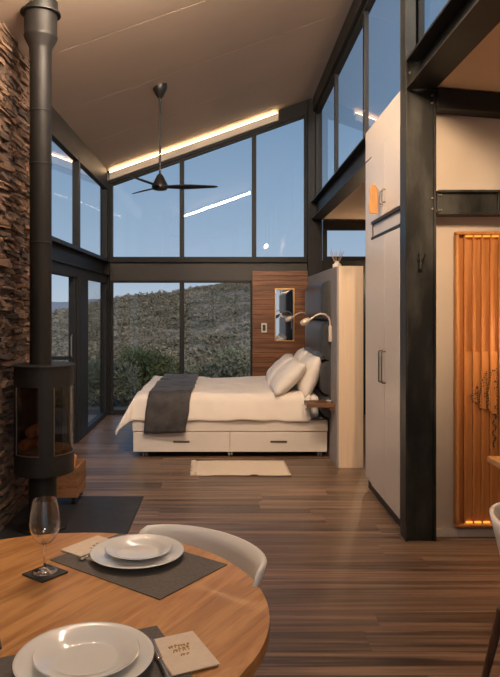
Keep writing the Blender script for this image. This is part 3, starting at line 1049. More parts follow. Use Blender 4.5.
def pillow(name, c, ry, rz, label, W=.46, L=.66, T=.20, grp='pillows against the headboard'):
    n = 18
    m = MB()
    for sgn in (1, -1):
        pts_ = []
        for i in range(n + 1):
            row = []
            for j in range(n + 1):
                u, v = i / n * 2 - 1, j / n * 2 - 1
                h = (max(0, 1 - abs(u) ** 3.0) ** .55) * (max(0, 1 - abs(v) ** 3.0) ** .55)
                pin = 1 - .06 * (1 - abs(u)) * abs(v) ** 2 - .0
                pin2 = 1 - .07 * (1 - abs(v)) * abs(u) ** 2
                zz = sgn * (T / 2 * h * (1 + .12 * nz3(u * 2 + c[0] * 9, v * 2 + c[1] * 5, sgn, 1.3)))
                row.append((u * W / 2 * pin2, v * L / 2 * pin, zz))
            pts_.append(row if sgn > 0 else row[::-1])
        m.grid(pts_)
    R = Matrix.Rotation(rz, 3, 'Z') @ Matrix.Rotation(ry, 3, 'Y')
    m.v = [tuple(R @ Vector(p) + Vector(c)) for p in m.v]
    o = m.build(name, M['pillow'], org=c, fix=True, smooth=180)
    w_ = o.modifiers.new('weld', 'WELD')
    w_.merge_threshold = .001
    tag(o, label, 'pillow', grp)
    return o


pillow('pillow', (.875, 7.12, .825), math.radians(-70), .05, 'white pillow propped upright on the headboard by the bedside shelf')
pillow('pillow', (.655, 7.10, .800), math.radians(-46), .03, 'white pillow leaning on the propped pillow by the bedside shelf')
pillow('pillow', (.875, 7.93, .830), math.radians(-70), -.05, 'white pillow propped upright on the headboard at the mirror side')
pillow('pillow', (.655, 7.91, .800), math.radians(-46), -.03, 'white pillow leaning on the propped pillow at the mirror side')

# ------------------------------------------------------------------ rug
rgm = thing('rug', 'small cream woven rug with tasselled end on the floor before the bed', 'rug', (.15, 6.34, 0))
pts = []
for i in range(31):
    row = []
    for j in range(15):
        x = -.285 + .885 * i / 30
        y = 6.05 + .58 * j / 14 + .006 * nz3(i * .3, 0, 0, 1)
        row.append((x - .02 * (j / 14), y, .006 + .004 * (1 + nz3(x, y, 0, 6)) + (.012 if (j == 0 and 17 < i < 20) else 0)))
    pts.append(row)
MB().grid(pts).build('mat', M['rug'], rgm, smooth=180, solid=.006)
for k in range(12):
    y = 6.06 + .56 * k / 11
    x = -.285 - .02 * (k / 11)
    MB().tube([(x + .005, y, .010), (x - .02, y + random.uniform(-.01, .01), .008), (x - .045, y + random.uniform(-.015, .015), .005)], [.007, .008, .004], 6).build('tassel', M['rug'], rgm)

# ------------------------------------------------------------------ ceiling fan
fx, fy = -.695, 6.95
fz = ceil_z(fx)
fn_ = thing('ceiling_fan', 'dark three blade ceiling fan on a long rod', 'ceiling fan', (fx, fy, fz))
MB().lathe([(0, .03), (.075, .03), (.078, -.01), (.07, -.04), (.035, -.11), (.018, -.125), (0, -.125)], (fx, fy, fz), 24).build('canopy', M['fan'], fn_, smooth=40)
MB().tube([(fx, fy, fz - .12), (fx, fy, 2.93)], .0115, 12).build('rod', M['fan'], fn_, smooth=50)
MB().lathe([(0, .12), (.02, .12), (.035, .10), (.065, .04), (.085, .0), (.088, -.02), (.07, -.045), (.03, -.055), (0, -.056)], (fx, fy, 2.83), 28).build('motor_hub', M['fan'], fn_, smooth=40)
for k, ang in enumerate((0.10, 2.194 + .0, 4.288)):
    ca, sa = math.cos(ang), math.sin(ang)
    pts = []
    n = 14
    for i in range(n + 1):
        q = i / n
        r = .05 + .56 * q
        wd = (.055 + .075 * math.sin(min(1, q * 1.7) * PI / 2)) * (1 - .72 * max(0, q - .35) / .65) * (1 if q < .97 else .5)
        row = []
        for j in range(5):
            t_ = (j / 4 - .5) * wd
            row.append((fx + ca * r - sa * t_, fy + sa * r + ca * t_, 2.812 - .22 * t_ + .012 * q))
        pts.append(row)
    MB().grid(pts).build('blade', M['fan'], fn_, smooth=180, solid=.008)

# ------------------------------------------------------------------ stove on its hearth plate
hp_ = MB().box(-1.56, -.672, 3.75, 5.384, 0, .008).build('hearth_plate', M['hearth'], org=(-1.1, 4.5, 0), bevel=.002)
tag(hp_, 'black floor plate under the wood stove', 'hearth plate')
SX, SY, SR = -1.275, 4.63, .205
st = thing('wood_stove', 'black rounded wood stove with curved glass and tall flue', 'stove', (SX, SY, .008))


def arc(a0, a1, r, z0, z1, th, n=14, sx=1.0, sy=1.0):
    """curved wall segment between two angles (degrees)"""
    m = MB()
    lo_o, lo_i, up_o, up_i = [], [], [], []
    for k in range(n + 1):
        a = math.radians(a0 + (a1 - a0) * k / n)
        for lst, rr, zz in ((lo_o, r, z0), (lo_i, r - th, z0), (up_i, r - th, z1), (up_o, r, z1)):
            lst.append((SX + rr * sx * math.cos(a), SY + rr * sy * math.sin(a), zz))
    ring = [lo_o, lo_i, up_i, up_o]
    n1 = n + 1
    base = lo_o + lo_i + up_i + up_o
    ff = []
    for s in range(4):
        s2 = (s + 1) % 4
        for k in range(n):
            ff.append((s * n1 + k, s * n1 + k + 1, s2 * n1 + k + 1, s2 * n1 + k))
    ff.append((0, n1, 2 * n1, 3 * n1))
    ff.append((n, 3 * n1 + n, 2 * n1 + n, n1 + n))
    return m.add(base, ff)


Zb, Zt = .40, 1.15
MB().lathe([(0, 0), (SR, 0), (SR, .14), (0, .14)], (SX, SY, Zb), 56).build('lower_body', M['iron'], st, smooth=35)
MB().lathe([(0, 0), (SR, 0), (SR, .13), (0, .13)], (SX, SY, 1.005), 56).build('upper_body', M['iron'], st, smooth=35)
MB().lathe([(0, 0), (SR + .008, 0), (SR + .010, .006), (SR + .008, .014), (0, .014)], (SX, SY, 1.136), 56).build('top_plate', M['iron'], st, smooth=35)
# windows: gaps between posts. angles: -105 is towards the viewer and slightly left
arc(-85, -57, SR, .54, 1.005, .03).build('post', M['iron'], st, smooth=35)
arc(105, 176, SR, .54, 1.005, .02, 24).build('back_shell', M['iron'], st, smooth=35)
arc(-186, -140, SR, .54, 1.005, .03).build('post', M['iron'], st, smooth=35)
arc(-140, -85, SR - .006, .54, 1.005, .006).build('side_glass', M['stove_glass'], st, smooth=35)
arc(-57, 105, SR - .006, .54, 1.005, .006, 30).build('door_glass', M['stove_glass'], st, smooth=35)
for a0, a1 in ((-140, -85), (-57, 105)):
    arc(a0, a1, SR + .001, .54, .545, .005, 24).build('glass_edge', M['edge'], st)
    arc(a0, a0 + 1.6, SR + .001, .545, 1.0, .005, 2).build('glass_edge', M['edge'], st)
arc(-79, -78, SR + .001, Zb + .01, 1.12, .004, 2).build('door_gap', M['black'], st)
MB().lathe([(0, 0), (SR - .02, 0), (SR - .02, .03), (0, .03)], (SX, SY, .535), 32).build('fire_bed', M['firebrick'], st, smooth=35)
# pedestal
MB().lathe([(0, 0), (.17, 0), (.17, .012), (.10, .02), (.095, .05), (.095, .39), (0, .39)], (SX - .01, SY, .008), 40).build('pedestal', M['iron'], st, smooth=35)
# flue
FX, FY = -1.30, 4.63
fzc = ceil_z(FX)
fl_ = MB().tube([(FX, FY, 1.148), (FX, FY, 3.33)], .075, 36).build('flue_pipe', M['flue'], st, smooth=40)
for zz in (2.0, 2.55, 2.92):
    MB().lathe([(.0755, -.006), (.078, -.004), (.078, .004), (.0755, .006)], (FX, FY, zz), 36).build('joint_ring', M['iron'], fl_, smooth=50)
MB().lathe([(.076, -.10), (.078, -.02), (.082, 0), (.112, .06), (.116, .075), (.112, .085), (.112, .235), (.118, .24), (.118, .32), (.0, .32)], (FX, FY, 3.37), 40).build('flue_collar', M['flue'], fl_, smooth=40)
MB().lathe([(.122, 0), (.138, 0), (.138, .012), (.116, .016), (.116, -.004)], (FX, FY, 3.60), 40, closed=True).build('ceiling_ring', M['iron'], fl_, smooth=40)
# logs on the fire bed
for k, (lx, ly, lz, a) in enumerate(((-1.36, 4.60, .605, .2), (-1.28, 4.65, .605, -.15), (-1.33, 4.62, .69, .05))):
    c, s = math.cos(a), math.sin(a)
    lg = thing('firewood_log', 'split firewood log lying inside the black stove', 'log', (lx, ly, lz - .04), 'logs inside the stove')
    MB().tube([(lx - s * .11, ly - c * .11, lz), (lx - s * .03, ly - c * .03, lz + .002), (lx + s * .05, ly + c * .05, lz - .002), (lx + s * .11, ly + c * .11, lz)], [.038, .041, .040, .037], 9).build('bark', M['log'], lg)

# log crate on castors
cr_ = thing('log_crate', 'brown wooden log crate on castors behind the stove', 'crate', (-1.34, 5.28, .008))
cx0, cx1, cy0, cy1, cz0, cz1 = -1.50, -1.155, 5.13, 5.44, .065, .305
for k in range(3):
    za = cz0 + (cz1 - cz0) * k / 3 + .002
    zb_ = cz0 + (cz1 - cz0) * (k + 1) / 3 - .002
    MB().box(cx0, cx1, cy0, cy0 + .014, za, zb_).build('board', M['crate'], cr_, bevel=.002)
    MB().box(cx0, cx1, cy1 - .014, cy1, za, zb_).build('board', M['crate'], cr_, bevel=.002)
    MB().box(cx1 - .014, cx1, cy0 + .014, cy1 - .014, za, zb_).build('board', M['crate'], cr_, bevel=.002)
    MB().box(cx0, cx0 + .014, cy0 + .014, cy1 - .014, za, zb_).build('board', M['crate'], cr_, bevel=.002)
MB().box(cx0 + .014, cx1 - .014, cy0 + .014, cy1 - .014, cz0, cz0 + .014).build('bottom', M['crate'], cr_)
for x in (cx0 + .035, cx1 - .035):
    for y in (cy0 + .035, cy1 - .035):
        c = MB().box(x - .018, x + .018, y - .018, y + .018, .055, .066).build('castor', M['black'], cr_)
        MB().tube([(x - .012, y, .033), (x + .012, y, .033)], .024, 12).build('wheel', M['black'], c, smooth=40)
rg = random.Random(2)
for k in range(7):
    x = cx0 + .05 + (cx1 - cx0 - .1) * (k + .5) / 7
    y = cy0 + .07 + rg.random() * .16
    a = rg.uniform(-.03, .03)
    zt = .33 + rg.random() * .035
    o = MB().hexa([(x - .016, y - .016, .082), (x + .016, y - .016, .082), (x + .016, y + .016, .082), (x - .016, y + .016, .082)],
                  [(x - .014 + a, y - .014, zt), (x + .016 + a, y - .012, zt - .008), (x + .014 + a, y + .016, zt), (x - .016 + a, y + .014, zt + .006)]).build('kindling_stick', M['kindling'], org=(x, y, .082))
    tag(o, 'orange split kindling stick standing in the log crate', 'kindling', 'kindling in the log crate')

# ------------------------------------------------------------------ dining table
TX, TY, TR, TZ = -.494, 1.747, .608, .745
tb_ = thing('dining_table', 'round oak dining table laid for a meal', 'table', (TX, TY, 0))
GA = math.radians(59)          # the staves run this way
cg, sg = math.cos(GA), math.sin(GA)
NS = 9
for k in range(NS):
    v0, v1 = -TR + 2 * TR * k / NS, -TR + 2 * TR * (k + 1) / NS
    arc_ = lambda va, vb: [(math.sqrt(max(0, TR * TR - v * v)), v) for v in [va + (vb - va) * j / 24 for j in range(25)]]
    rt = arc_(v0, v1)
    poly = rt + [(-a_, b_) for a_, b_ in rt[::-1]]
    if k in (0, NS - 1):
        poly = [p for i, p in enumerate(poly) if i == 0 or (Vector(p) - Vector(poly[i - 1])).length > 1e-5]
        if (Vector(poly[0]) - Vector(poly[-1])).length < 1e-5:
            poly.pop()
    m_ = MB().prism(poly, lambda a_, b_: (a_, b_, -.034), lambda a_, b_: (a_, b_, 0))
    me = m_.mesh('stave')
    me.materials.append(M['table'])
    ob = piece('stave', me, tb_, (TX, TY, TZ), (0, 0, GA))
    bv = ob.modifiers.new('bevel', 'BEVEL')
    bv.width = .0004
    bv.segments = 1
    bv.limit_method = 'ANGLE'
MB().lathe([(0, 0), (.27, 0), (.27, .012), (.06, .03), (.045, .06), (.045, .66), (.13, .70), (.13, .709), (0, .709)], (TX, TY, .001), 40).build('pedestal', M['black'], tb_, smooth=35)


def tilted(c, u, poly, z0, z1):
    """prism on the table: poly in local axes rotated by u (radians) about c"""
    cu, su = math.cos(u), math.sin(u)
    f = lambda a, b, z: (c[0] + a * cu - b * su, c[1] + a * su + b * cu, z)
    return MB().prism(poly, lambda a, b: f(a, b, z0), lambda a, b: f(a, b, z1))


def rectp(wd, h):
    return [(-wd / 2, -h / 2), (wd / 2, -h / 2), (wd / 2, h / 2), (-wd / 2, h / 2)]


def placemat(c, deg, label):
    o = tilted(c, math.radians(deg), rectp(.475, .31), TZ + .0005, TZ + .003).build('placemat', M['mat'], org=(c[0], c[1], TZ), bevel=.0008)
    return tag(o, label, 'placemat', 'placemats on the dining table')


placemat((-.278, 2.078), -37, 'dark grey placemat with the wine glass beside it')
placemat((-.328, 1.425), 24, 'dark grey placemat with the knife on it')


def coaster(c, deg, label):
    o = tilted(c, math.radians(deg), rectp(.096, .096), TZ + .0005, TZ + .006).build('coaster', M['slate'], org=(c[0], c[1], TZ), bevel=.001)
    return tag(o, label, 'coaster', 'coasters on the dining table')


coaster((-.545, 1.988), -37, 'square black slate coaster under the wine glass')
coaster((-.590, 1.575), 24, 'empty square black slate coaster at the left end of a placemat')


def plate_prof(R, h):
    return [(0, .002), (R * .55, 0), (R * .60, .002), (R * .70, h * .45), (R * .97, h * .93), (R, h), (R * .985, h + .0022), (R * .95, h + .0008), (R * .72, h * .55 + .003), (R * .62, .0065), (R * .55, .0055), (0, .0055)]


def plate(c, R, z, name, label, grp, h=.02):
    o = MB().lathe(plate_prof(R, h), (c[0], c[1], z), 72).build(name, M['china'], org=(c[0], c[1], z), smooth=60)
    return tag(o, label, 'plate', grp)


plate((-.285, 2.120), .150, TZ + .0035, 'dinner_plate', 'large white dinner plate below a side plate, chair side of the table', 'dinner plates')
plate((-.280, 2.122), .108, TZ + .0115, 'side_plate', 'small white plate stacked on a dinner plate, chair side of the table', 'side plates', .022)
plate((-.317, 1.482), .155, TZ + .0035, 'dinner_plate', 'large white dinner plate beside the knife and napkin', 'dinner plates')
plate((-.312, 1.480), .118, TZ + .0115, 'side_plate', 'small white plate stacked on the dinner plate beside the knife', 'side plates', .022)


def napkin(c, deg, wd, h, label, seed):
    t_ = thing('napkin', label, 'napkin', (c[0], c[1], TZ), 'printed paper napkins')
    u = math.radians(deg)
    cu, su = math.cos(u), math.sin(u)
    for k in range(3):
        zz = TZ + .0035 + k * .0012
        tilted((c[0] + .0008 * k, c[1] - .0006 * k), u + .006 * k, rectp(wd, h), zz, zz + .0011).build('fold', M['napkin'], t_)
    rg_ = random.Random(seed)
    # printed lettering strokes in two short lines and an emblem
    pr = MB()
    zz = TZ + .0072
    for row, (yy, n_, hh) in enumerate(((.022, 7, .010), (.002, 6, .016), (-.018, 3, .006))):
        xx = -n_ * .0035
        for k in range(n_):
            L = hh * rg_.uniform(.6, 1.2)
            ax, ay = xx + rg_.uniform(-.001, .001), yy
            bx, by = ax + rg_.uniform(-.002, .004), ay + L
            for (p, q) in (((ax, ay), (bx, by)), ((bx, by), (bx + .004, by - L * .4))):
                P = [Vector((c[0] + a * cu - b * su, c[1] + a * su + b * cu, zz)) for a, b in (p, q)]
                pr.tube(P, .0016, 5)
            xx += .0075
    pr.build('print', M['print'], t_)
    return t_


napkin((-.432, 2.192), -37, .165, .165, 'cream napkin with brown print tucked under the dinner plate by the wine glass', 3)
napkin((-.100, 1.530), 24, .112, .165, 'cream napkin with brown print beside the knife', 8)


def cutlery(name, p, q, label, kind):
    p, q = Vector(p), Vector(q)
    d = (q - p).normalized()
    s = Vector((-d.y, d.x, 0))
    t_ = thing(name, label, kind, p)
    L = (q - p).length
    pr = [(0, .004), (.02, .008), (.10, .009), (.115, .006), (.2, .0055), (.215, .0065)] if kind == 'knife' else [(0, .009), (.03, .011), (.06, .006), (.10, .003), (.2, .0065), (.21, .004)]
    pts_ = []
    for a, wd in pr:
        a = a / .215 * L
        pts_.append([tuple(p + d * a + s * wd), tuple(p + d * a + Vector((0, 0, .0018))), tuple(p + d * a - s * wd)])
    k = 3
    MB().grid(pts_[:4]).build('blade' if kind == 'knife' else 'fork_head', M['cutlery'], t_, smooth=60, solid=.0015)
    MB().grid(pts_[3:]).build('handle', M['cutlery'], t_, smooth=60, solid=.0022)
    return t_


cutlery('table_knife', (-.185, 1.598, TZ + .008), (-.118, 1.39, TZ + .008), 'steel table knife lying between the plate and the napkin', 'knife')
cutlery('table_fork', (-.462, 2.083, TZ + .010), (-.345, 2.283, TZ + .010), 'steel fork lying on the napkin by the wine glass', 'fork')

wg = thing('wine_glass', 'clear stemmed wine glass standing on a black coaster', 'wine glass', (-.547, 1.992, TZ + .006))
zc = TZ + .0065
MB().lathe([(0, 0), (.036, 0), (.037, .0015), (.03, .003), (.012, .006), (.0045, .012), (.0035, .03), (.0035, .07), (.005, .082), (0, .088)], (-.547, 1.992, zc), 40).build('stem_and_foot', M['crystal'], wg, smooth=60)
outer = [(.004, .082), (.018, .088), (.034, .104), (.043, .125), (.0455, .145), (.043, .175), (.038, .200), (.0345, .219)]
inner = [(r - .0012, z_ + (.0015 if k == 0 else 0)) for k, (r, z_) in enumerate(outer)][::-1]
MB().lathe([(0, .0815)] + outer + inner + [(0, .0845)], (-.547, 1.992, zc), 48).build('bowl', M['crystal'], wg, smooth=60)


# ------------------------------------------------------------------ tub chairs
def tub_chair(c, face, label, bx=1.0, bk=.66):
    """c: centre on the floor; face: direction the sitter looks (radians)"""
    t_ = thing('tub_chair', label, 'chair', (c[0], c[1], 0), 'white tub chairs')
    cf, sf = math.cos(face), math.sin(face)
    W = lambda a, b, z: (c[0] + a * cf - b * sf, c[1] + a * sf + b * cf, z)
    pts_ = []
    NA, NR = 48, 16
    for i in range(NA + 1):
        th_ = -PI + 2 * PI * i / NA          # angle measured from the back
        back = (1 + math.cos(th_)) / 2       # 1 at the back, 0 at the front
        hz_ = .44 + (.785 - .44) * sstep(.12, .62, back)
        hz_ = min(hz_, .785)
        row = []
        for j in range(NR + 1):
            q = j / NR
            if q < .5:                       # seat pan
                r = .15 * (q / .5)
                z_ = .435 + .012 * (q / .5) ** 4
            else:
                k = (q - .5) / .5
                r = .15 + .13 * k ** .95
                z_ = .447 + (hz_ - .447) * k ** 1.15
            ba = math.cos(th_)
            row.append(W(-ba * r * (bk if ba > 0 else 1.0), math.sin(th_) * r * bx, z_))
        pts_.append(row)
    s_ = MB().grid(pts_).build('shell', M['shell'], t_, smooth=180, solid=.014)
    s_.modifiers.new('weld', 'WELD').merge_threshold = .0005
    for a in (-1, 1):
        for b in (-1, 1):
            MB().tube([W(a * .12, b * .12, .43), W(a * .19, b * .19, .0)], [.018, .011], 10).build('leg', M['leg'], t_, smooth=50)
    MB().tube([W(-.13, -.13, .40), W(.13, .13, .40)], .012, 8).tube([W(-.13, .13, .40), W(.13, -.13, .40)], .012, 8).build('leg_brace', M['leg'], t_)
    return t_


tub_chair((-.115, 2.09), math.radians(180 + 46), 'white moulded tub chair drawn up to the round oak dining table')
tub_chair((1.145, 2.33), 0.0, 'white moulded tub chair drawn up to the wooden worktop by the partition')

# worktop table on the right
wt = thing('worktop_table', 'wooden worktop table before the slatted panel', 'table', (1.9, 2.7, 0))
MB().box(1.40, 2.6, 1.7, 3.54, .72, .752).build('tabletop', M['table'], wt, bevel=.004)
for x in (1.50, 2.5):
    for y in (1.8, 3.44):
        MB().box(x - .03, x + .03, y - .03, y + .03, 0, .72).build('leg', M['leg'], wt, bevel=.003)

# ------------------------------------------------------------------ lamps of the room, added or assumed out of view
# long light bar, assumed and unseen, hung below the ceiling over the living area
lbx = thing('assumed_light_bar', 'assumed unseen long warm light bar hung under the sloping ceiling', 'ceiling light', (-.2, 3.72, ceil_z(-.2)))
xa, xb = -1.0, .55
MB().hexa([(xa, 3.70, ceil_z(xa) - .12), (xb, 3.70, ceil_z(xb) - .12), (xb, 3.76, ceil_z(xb) - .12), (xa, 3.76, ceil_z(xa) - .12)],
          [(xa, 3.70, ceil_z(xa) - .06), (xb, 3.70, ceil_z(xb) - .06), (xb, 3.76, ceil_z(xb) - .06), (xa, 3.76, ceil_z(xa) - .06)]).build('housing', M['steel'], lbx)
MB().hexa([(xa, 3.762, ceil_z(xa) - .135), (xb, 3.762, ceil_z(xb) - .135), (xb, 3.775, ceil_z(xb) - .125), (xa, 3.775, ceil_z(xa) - .125)],
          [(xa, 3.762, ceil_z(xa) - .09), (xb, 3.762, ceil_z(xb) - .09), (xb, 3.775, ceil_z(xb) - .09), (xa, 3.775, ceil_z(xa) - .09)]).build('tube', M['led_bar'], lbx)
for x in (-.7, .25):
    MB().tube([(x, 3.73, ceil_z(x) - .06), (x, 3.73, ceil_z(x))], .006, 8).build('hanger', M['steel'], lbx)

# pendant added out of view for glints on the table
pd = thing('added_pendant_lamp', 'added unseen dome pendant lamp over the dining table', 'pendant lamp', (-.45, 1.55, ceil_z(-.45)))
pz = 2.55
MB().tube([(-.45, 1.55, pz + .16), (-.45, 1.55, ceil_z(-.45))], .005, 8).build('cord', M['black'], pd)
MB().lathe([(.02, .16), (.05, .14), (.15, .06), (.19, 0), (.185, 0), (.145, .056), (.045, .135), (.02, .155)], (-.45, 1.55, pz), 32, closed=True).build('shade', M['black'], pd, smooth=40)
MB().lathe([(0, -.0), (.04, .02), (.055, .055), (.04, .09), (0, .105)], (-.45, 1.55, pz), 20).build('bulb', M['bulb'], pd, smooth=60)


def spotlight(x, y, z, aim, watts, ang, label):  # added lamps, out of view, to warm the partition end and bed
    t_ = thing('added_spotlight', label, 'spotlight', (x, y, z), 'added spotlights on the steel beam')
    d = (Vector(aim) - Vector((x, y, z))).normalized()
    p = Vector((x, y, z))
    MB().tube([p - d * .12, p - d * .02, p], [.03, .04, .045], 16, cap=False).build('can', M['black'], t_, smooth=40)
    MB().tube([p - d * .121, p - d * .115], .03, 16).build('can_back', M['black'], t_)
    MB().tube([p - d * .06, (1.20, y - d.y * .06, z + .02)], .008, 8).build('bracket', M['black'], t_)
    ld = bpy.data.lights.new('added_spot_bulb', 'SPOT')
    ld.energy = watts
    ld.color = (1.0, .68, .42)
    ld.spot_size = math.radians(ang)
    ld.spot_blend = .8
    ld.shadow_soft_size = .04
    lo = bpy.data.objects.new('added_spot_bulb', ld)
    col.objects.link(lo)
    lo.location = p + d * .01
    lo.rotation_euler = d.to_track_quat('-Z', 'Y').to_euler()
    return t_


spotlight(1.02, 2.5, 3.10, (1.05, 6.6, 1.2), 120, 62, 'added unseen spotlight on the steel beam turned to the headboard partition')
spotlight(1.02, 2.1, 3.10, (.1, 6.9, .5), 100, 70, 'added unseen spotlight on the steel beam turned to the bed')

flp = thing('assumed_floor_lamp', 'assumed unseen globe floor lamp standing beside the slatted panel', 'floor lamp', (2.06, 4.12, 0))  # lamp assumed out of view to light the slatted panel
MB().lathe([(0, 0), (.12, 0), (.12, .015), (.02, .025), (0, .025)], (2.06, 4.12, .001), 28).build('base', M['black'], flp, smooth=40)
MB().tube([(2.06, 4.12, .02), (2.06, 4.12, 1.28)], .01, 10).build('pole', M['black'], flp, smooth=40)
MB().lathe([(0.1 * math.sin(PI * k_ / 14) if 0 < k_ < 14 else 0, -0.1 * math.cos(PI * k_ / 14)) for k_ in range(15)], (2.06, 4.12, 1.36), 24).build('globe', M['globe'], flp, smooth=80)


def added_downlight(x, y, z, e, r=.05):  # added ceiling lights, out of view, to brighten the side bay
    t_ = thing('added_downlight', 'unseen round recessed downlight in the low side ceiling', 'added_downlight', (x, y, z), 'added downlights in the side bays')
    MB().lathe([(r, 0), (r + .015, 0), (r + .015, .012), (r, .012)], (x, y, z - .012), 24, closed=True).build('ring', M['edge'], t_)
    MB().lathe([(0, .004), (r, .004), (r, .008), (0, .008)], (x, y, z - .012), 24).build('diffuser', e, t_)
    return t_


for (x, y) in ((1.9, 3.3), (1.9, 1.6), (2.6, 3.3)):
    added_downlight(x, y, 3.0 - .09 * (x - 1.38), M['diffuser'])
# unseen wall light, assumed from the warm light in the back bay
wl_ = thing('assumed_wall_lamp', 'assumed unseen warm globe wall lamp in the bay behind the partition', 'wall lamp', (2.2, 9.46, 1.9))
MB().tube([(2.2, 9.50, 1.9), (2.2, 9.40, 1.9)], .02, 10).build('arm', M['edge'], wl_)
MB().lathe([(0.08 * math.sin(PI * k_ / 14) if 0 < k_ < 14 else 0, -0.08 * math.cos(PI * k_ / 14)) for k_ in range(15)], (2.2, 9.32, 1.9), 20).build('globe', M['bulb'], wl_, smooth=80)

# ------------------------------------------------------------------ outside: hillside, scrub, bushes, far mountains
def ridge(X):
    xs = [-60, -30, -19, -12, -5, 3, 12, 40]
    zs = [-1.6, -.6, .55, 2.35, 3.15, 4.45, 6.2, 10]
    for i in range(len(xs) - 1):
        if X <= xs[i + 1]:
            t_ = max(0, (X - xs[i]) / (xs[i + 1] - xs[i]))
            return zs[i] + (zs[i + 1] - zs[i]) * t_
    return zs[-1]


def ground_z(X, Y):
    d = max(Y - 9.9, -2.6 - X, X - 3.6, 0)
    near = -.30 - 1.5 * sstep(0, 14, d)
    t_ = max(0, min(1, (Y - 20) / 50))
    R_ = ridge(X)
    z_ = near + (R_ - near) * (t_ ** .9)
    if Y > 70:
        z_ = R_ - (Y - 70) * .04
    bumps = .30 * nz3(X, Y, 0, .12) + .12 * nz3(X, Y, 4, .5)
    return z_ + bumps * min(1, d / 8) * (1 if Y < 40 else max(.35, 1 - (Y - 40) / 40))


gx = np.concatenate([np.linspace(-60, -22, 20), np.linspace(-21, 14, 60), np.linspace(15, 40, 14)])
gy = np.concatenate([np.linspace(-10, 9, 12), np.linspace(10, 74, 90), np.linspace(76, 110, 8)])
gd = MB().grid([[(float(a), float(b), ground_z(float(a), float(b))) for b in gy] for a in gx]).build('ground', M['ground'], smooth=180, fix=False)
tag(gd, 'brown scrubby hillside rising outside the windows', 'hillside', kind='structure')
o = MB().box(-4.2, 3.6, -3.2, 10.6, -.28, -.13).build('deck', M['deck'])
tag(o, 'timber deck around the house outside the glass', 'deck', kind='structure')

# scrub: tufts of leaf blades merged into one
nrg = np.random.default_rng(5)
tufts = []
for k in range(6):
    n = 40
    a = nrg.uniform(0, 2 * PI, n)
    el = nrg.uniform(.0, 1.0, n)
    r = np.sqrt(nrg.uniform(.15, 1, n))
    c_ = np.stack([r * np.cos(a) * np.sqrt(1 - .75 * el ** 2), r * np.sin(a) * np.sqrt(1 - .75 * el ** 2), el * .95 * np.sqrt(np.maximum(.05, 1 - r ** 2 * .7))], 1)
    d1 = nrg.normal(size=(n, 3))
    d1 /= np.linalg.norm(d1, axis=1)[:, None]
    d2 = nrg.normal(size=(n, 3))
    d2 /= np.linalg.norm(d2, axis=1)[:, None]
    s = nrg.uniform(.12, .26, n)[:, None]
    tri = np.stack([c_ - d1 * s, c_ + d1 * s, c_ + d2 * s * 1.4], 1)
    tufts.append(tri.reshape(-1, 3))
VV = []
cnt = 0
tries = 0
while cnt < 15000 and tries < 90000:
    tries += 1
    Y = 13 + 58 * nrg.random() ** .8
    X = nrg.uniform(-.40 * Y - 2, .09 * Y + 1.5)
    if nz3(X, Y, 9, .22) < -.18 and nrg.random() < .75:
        continue
    s = nrg.uniform(.10, .30) * (1.0 if nrg.random() < .9 else 1.9)
    t_ = tufts[nrg.integers(6)]
    a = nrg.uniform(0, 2 * PI)
    ca, sa = math.cos(a), math.sin(a)
    p = np.empty_like(t_)
    p[:, 0] = (t_[:, 0] * ca - t_[:, 1] * sa) * s * 1.25 + X
    p[:, 1] = (t_[:, 0] * sa + t_[:, 1] * ca) * s * 1.25 + Y
    p[:, 2] = t_[:, 2] * s + ground_z(float(X), float(Y)) - .03
    VV.append(p)
    cnt += 1
VV = np.concatenate(VV).astype(np.float32)
me = bpy.data.meshes.new('scrub')
nt_ = len(VV) // 3
me.vertices.add(len(VV))
me.vertices.foreach_set('co', VV.ravel())
me.loops.add(len(VV))
me.loops.foreach_set('vertex_index', np.arange(len(VV), dtype=np.int32))
me.polygons.add(nt_)
me.polygons.foreach_set('loop_start', np.arange(0, len(VV), 3, dtype=np.int32))
me.polygons.foreach_set('loop_total', np.full(nt_, 3, dtype=np.int32))
me.update(calc_edges=True)
me.materials.append(M['scrub'])
o = bpy.data.objects.new('scrub', me)
col.objects.link(o)
tag(o, 'low grey green scrub covering the hillside', 'scrub', kind='stuff')


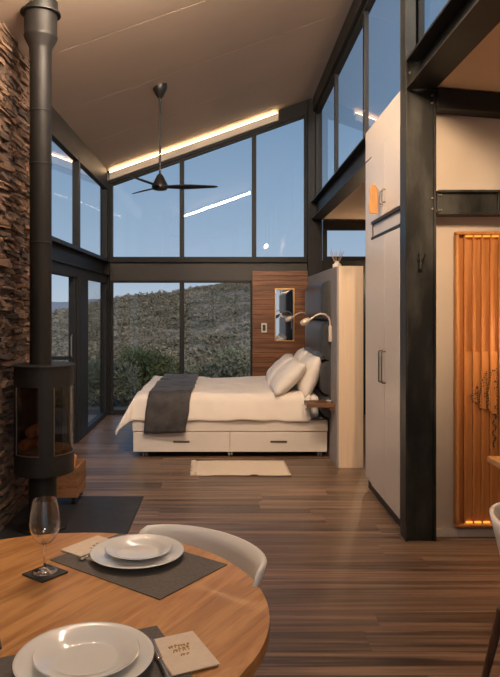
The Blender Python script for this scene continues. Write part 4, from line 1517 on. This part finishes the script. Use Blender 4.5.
def bush(X, Y, rx, h, mt, label, seed, nl=2600, leaf=.05):
    z0 = ground_z(X, Y)
    t_ = thing('bush', label, 'bush', (X, Y, z0), 'bushes outside the back window')
    r_ = np.random.default_rng(seed)
    ctr = [(r_.uniform(-.6, .6) * rx, r_.uniform(-.6, .6) * rx * .8, r_.uniform(.35, .85) * h, r_.uniform(.3, .5) * rx) for _ in range(11)]
    vv, ff = [], []
    for k in range(nl):
        cx_, cy_, cz_, rr = ctr[r_.integers(len(ctr))]
        d = r_.normal(size=3)
        d /= np.linalg.norm(d)
        p = np.array([cx_, cy_, cz_]) + d * rr * r_.uniform(.55, 1.05)
        if p[2] < .02:
            continue
        t1 = r_.normal(size=3) + d * .8 + np.array([0, 0, .5])
        t1 /= np.linalg.norm(t1)
        t2 = np.cross(t1, r_.normal(size=3))
        t2 /= np.linalg.norm(t2)
        L, W_ = leaf * r_.uniform(.7, 1.4), leaf * .32
        b = len(vv)
        for q in (p, p + t1 * L * .5 + t2 * W_, p + t1 * L, p + t1 * L * .5 - t2 * W_):
            vv.append((X + q[0], Y + q[1], z0 + q[2]))
        ff.append((b, b + 1, b + 2, b + 3))
    m = MB()
    m.v, m.f = vv, ff
    o_ = m.build('foliage', M[mt], t_, fix=False)
    tag(o_, kind='stuff')
    sm = MB()
    for k in range(7):
        cx_, cy_, cz_, rr = ctr[k]
        sm.tube([(X, Y, z0 - .05), (X + cx_ * .4, Y + cy_ * .4, z0 + cz_ * .5), (X + cx_, Y + cy_, z0 + cz_)], [.03, .02, .008], 6)
    sm.build('stems', M['stem'], t_)
    return t_


bush(-1.75, 14.0, .92, 1.15, 'bush_green', 'rounded dark green bush outside the window behind the bed throw', 1, 5200, .075)
bush(-2.25, 12.2, .75, .85, 'bush_grey', 'low grey green bush near the foot of the bed outside', 2, 3600, .06)
bush(.45, 15.5, 1.05, 1.30, 'bush_grey', 'wide grey green bush outside near the timber board wall', 3, 4600, .075)
bush(-.75, 15.8, .8, .9, 'bush_grey', 'small grey green bush outside between two larger bushes', 4, 2600, .07)
bush(-3.3, 15.0, .9, 1.0, 'bush_green', 'dark green bush outside beyond the corner column', 5, 3000, .07)
bush(-4.0, 12.5, .9, 1.0, 'bush_grey', 'grey green bush outside the fixed side pane', 6, 3000, .07)

# far mountains, distance haze carried by their colour
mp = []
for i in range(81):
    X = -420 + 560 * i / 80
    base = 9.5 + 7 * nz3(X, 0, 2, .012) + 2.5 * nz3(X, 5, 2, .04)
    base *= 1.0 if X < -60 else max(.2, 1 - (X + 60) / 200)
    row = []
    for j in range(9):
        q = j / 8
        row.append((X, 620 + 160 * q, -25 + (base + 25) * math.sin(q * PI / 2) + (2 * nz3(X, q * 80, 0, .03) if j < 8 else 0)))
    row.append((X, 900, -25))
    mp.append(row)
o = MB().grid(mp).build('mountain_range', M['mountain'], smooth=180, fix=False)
tag(o, 'haze tinted blue grey mountain range far beyond the hillside', 'mountains', kind='structure')
o = MB().add([(-700, 100, -12), (500, 100, -12), (500, 700, -12), (-700, 700, -12)], [(0, 1, 2, 3)]).build('far_plain', M['ground'], fix=False)
tag(o, 'far plain below the mountains', 'ground', kind='structure')
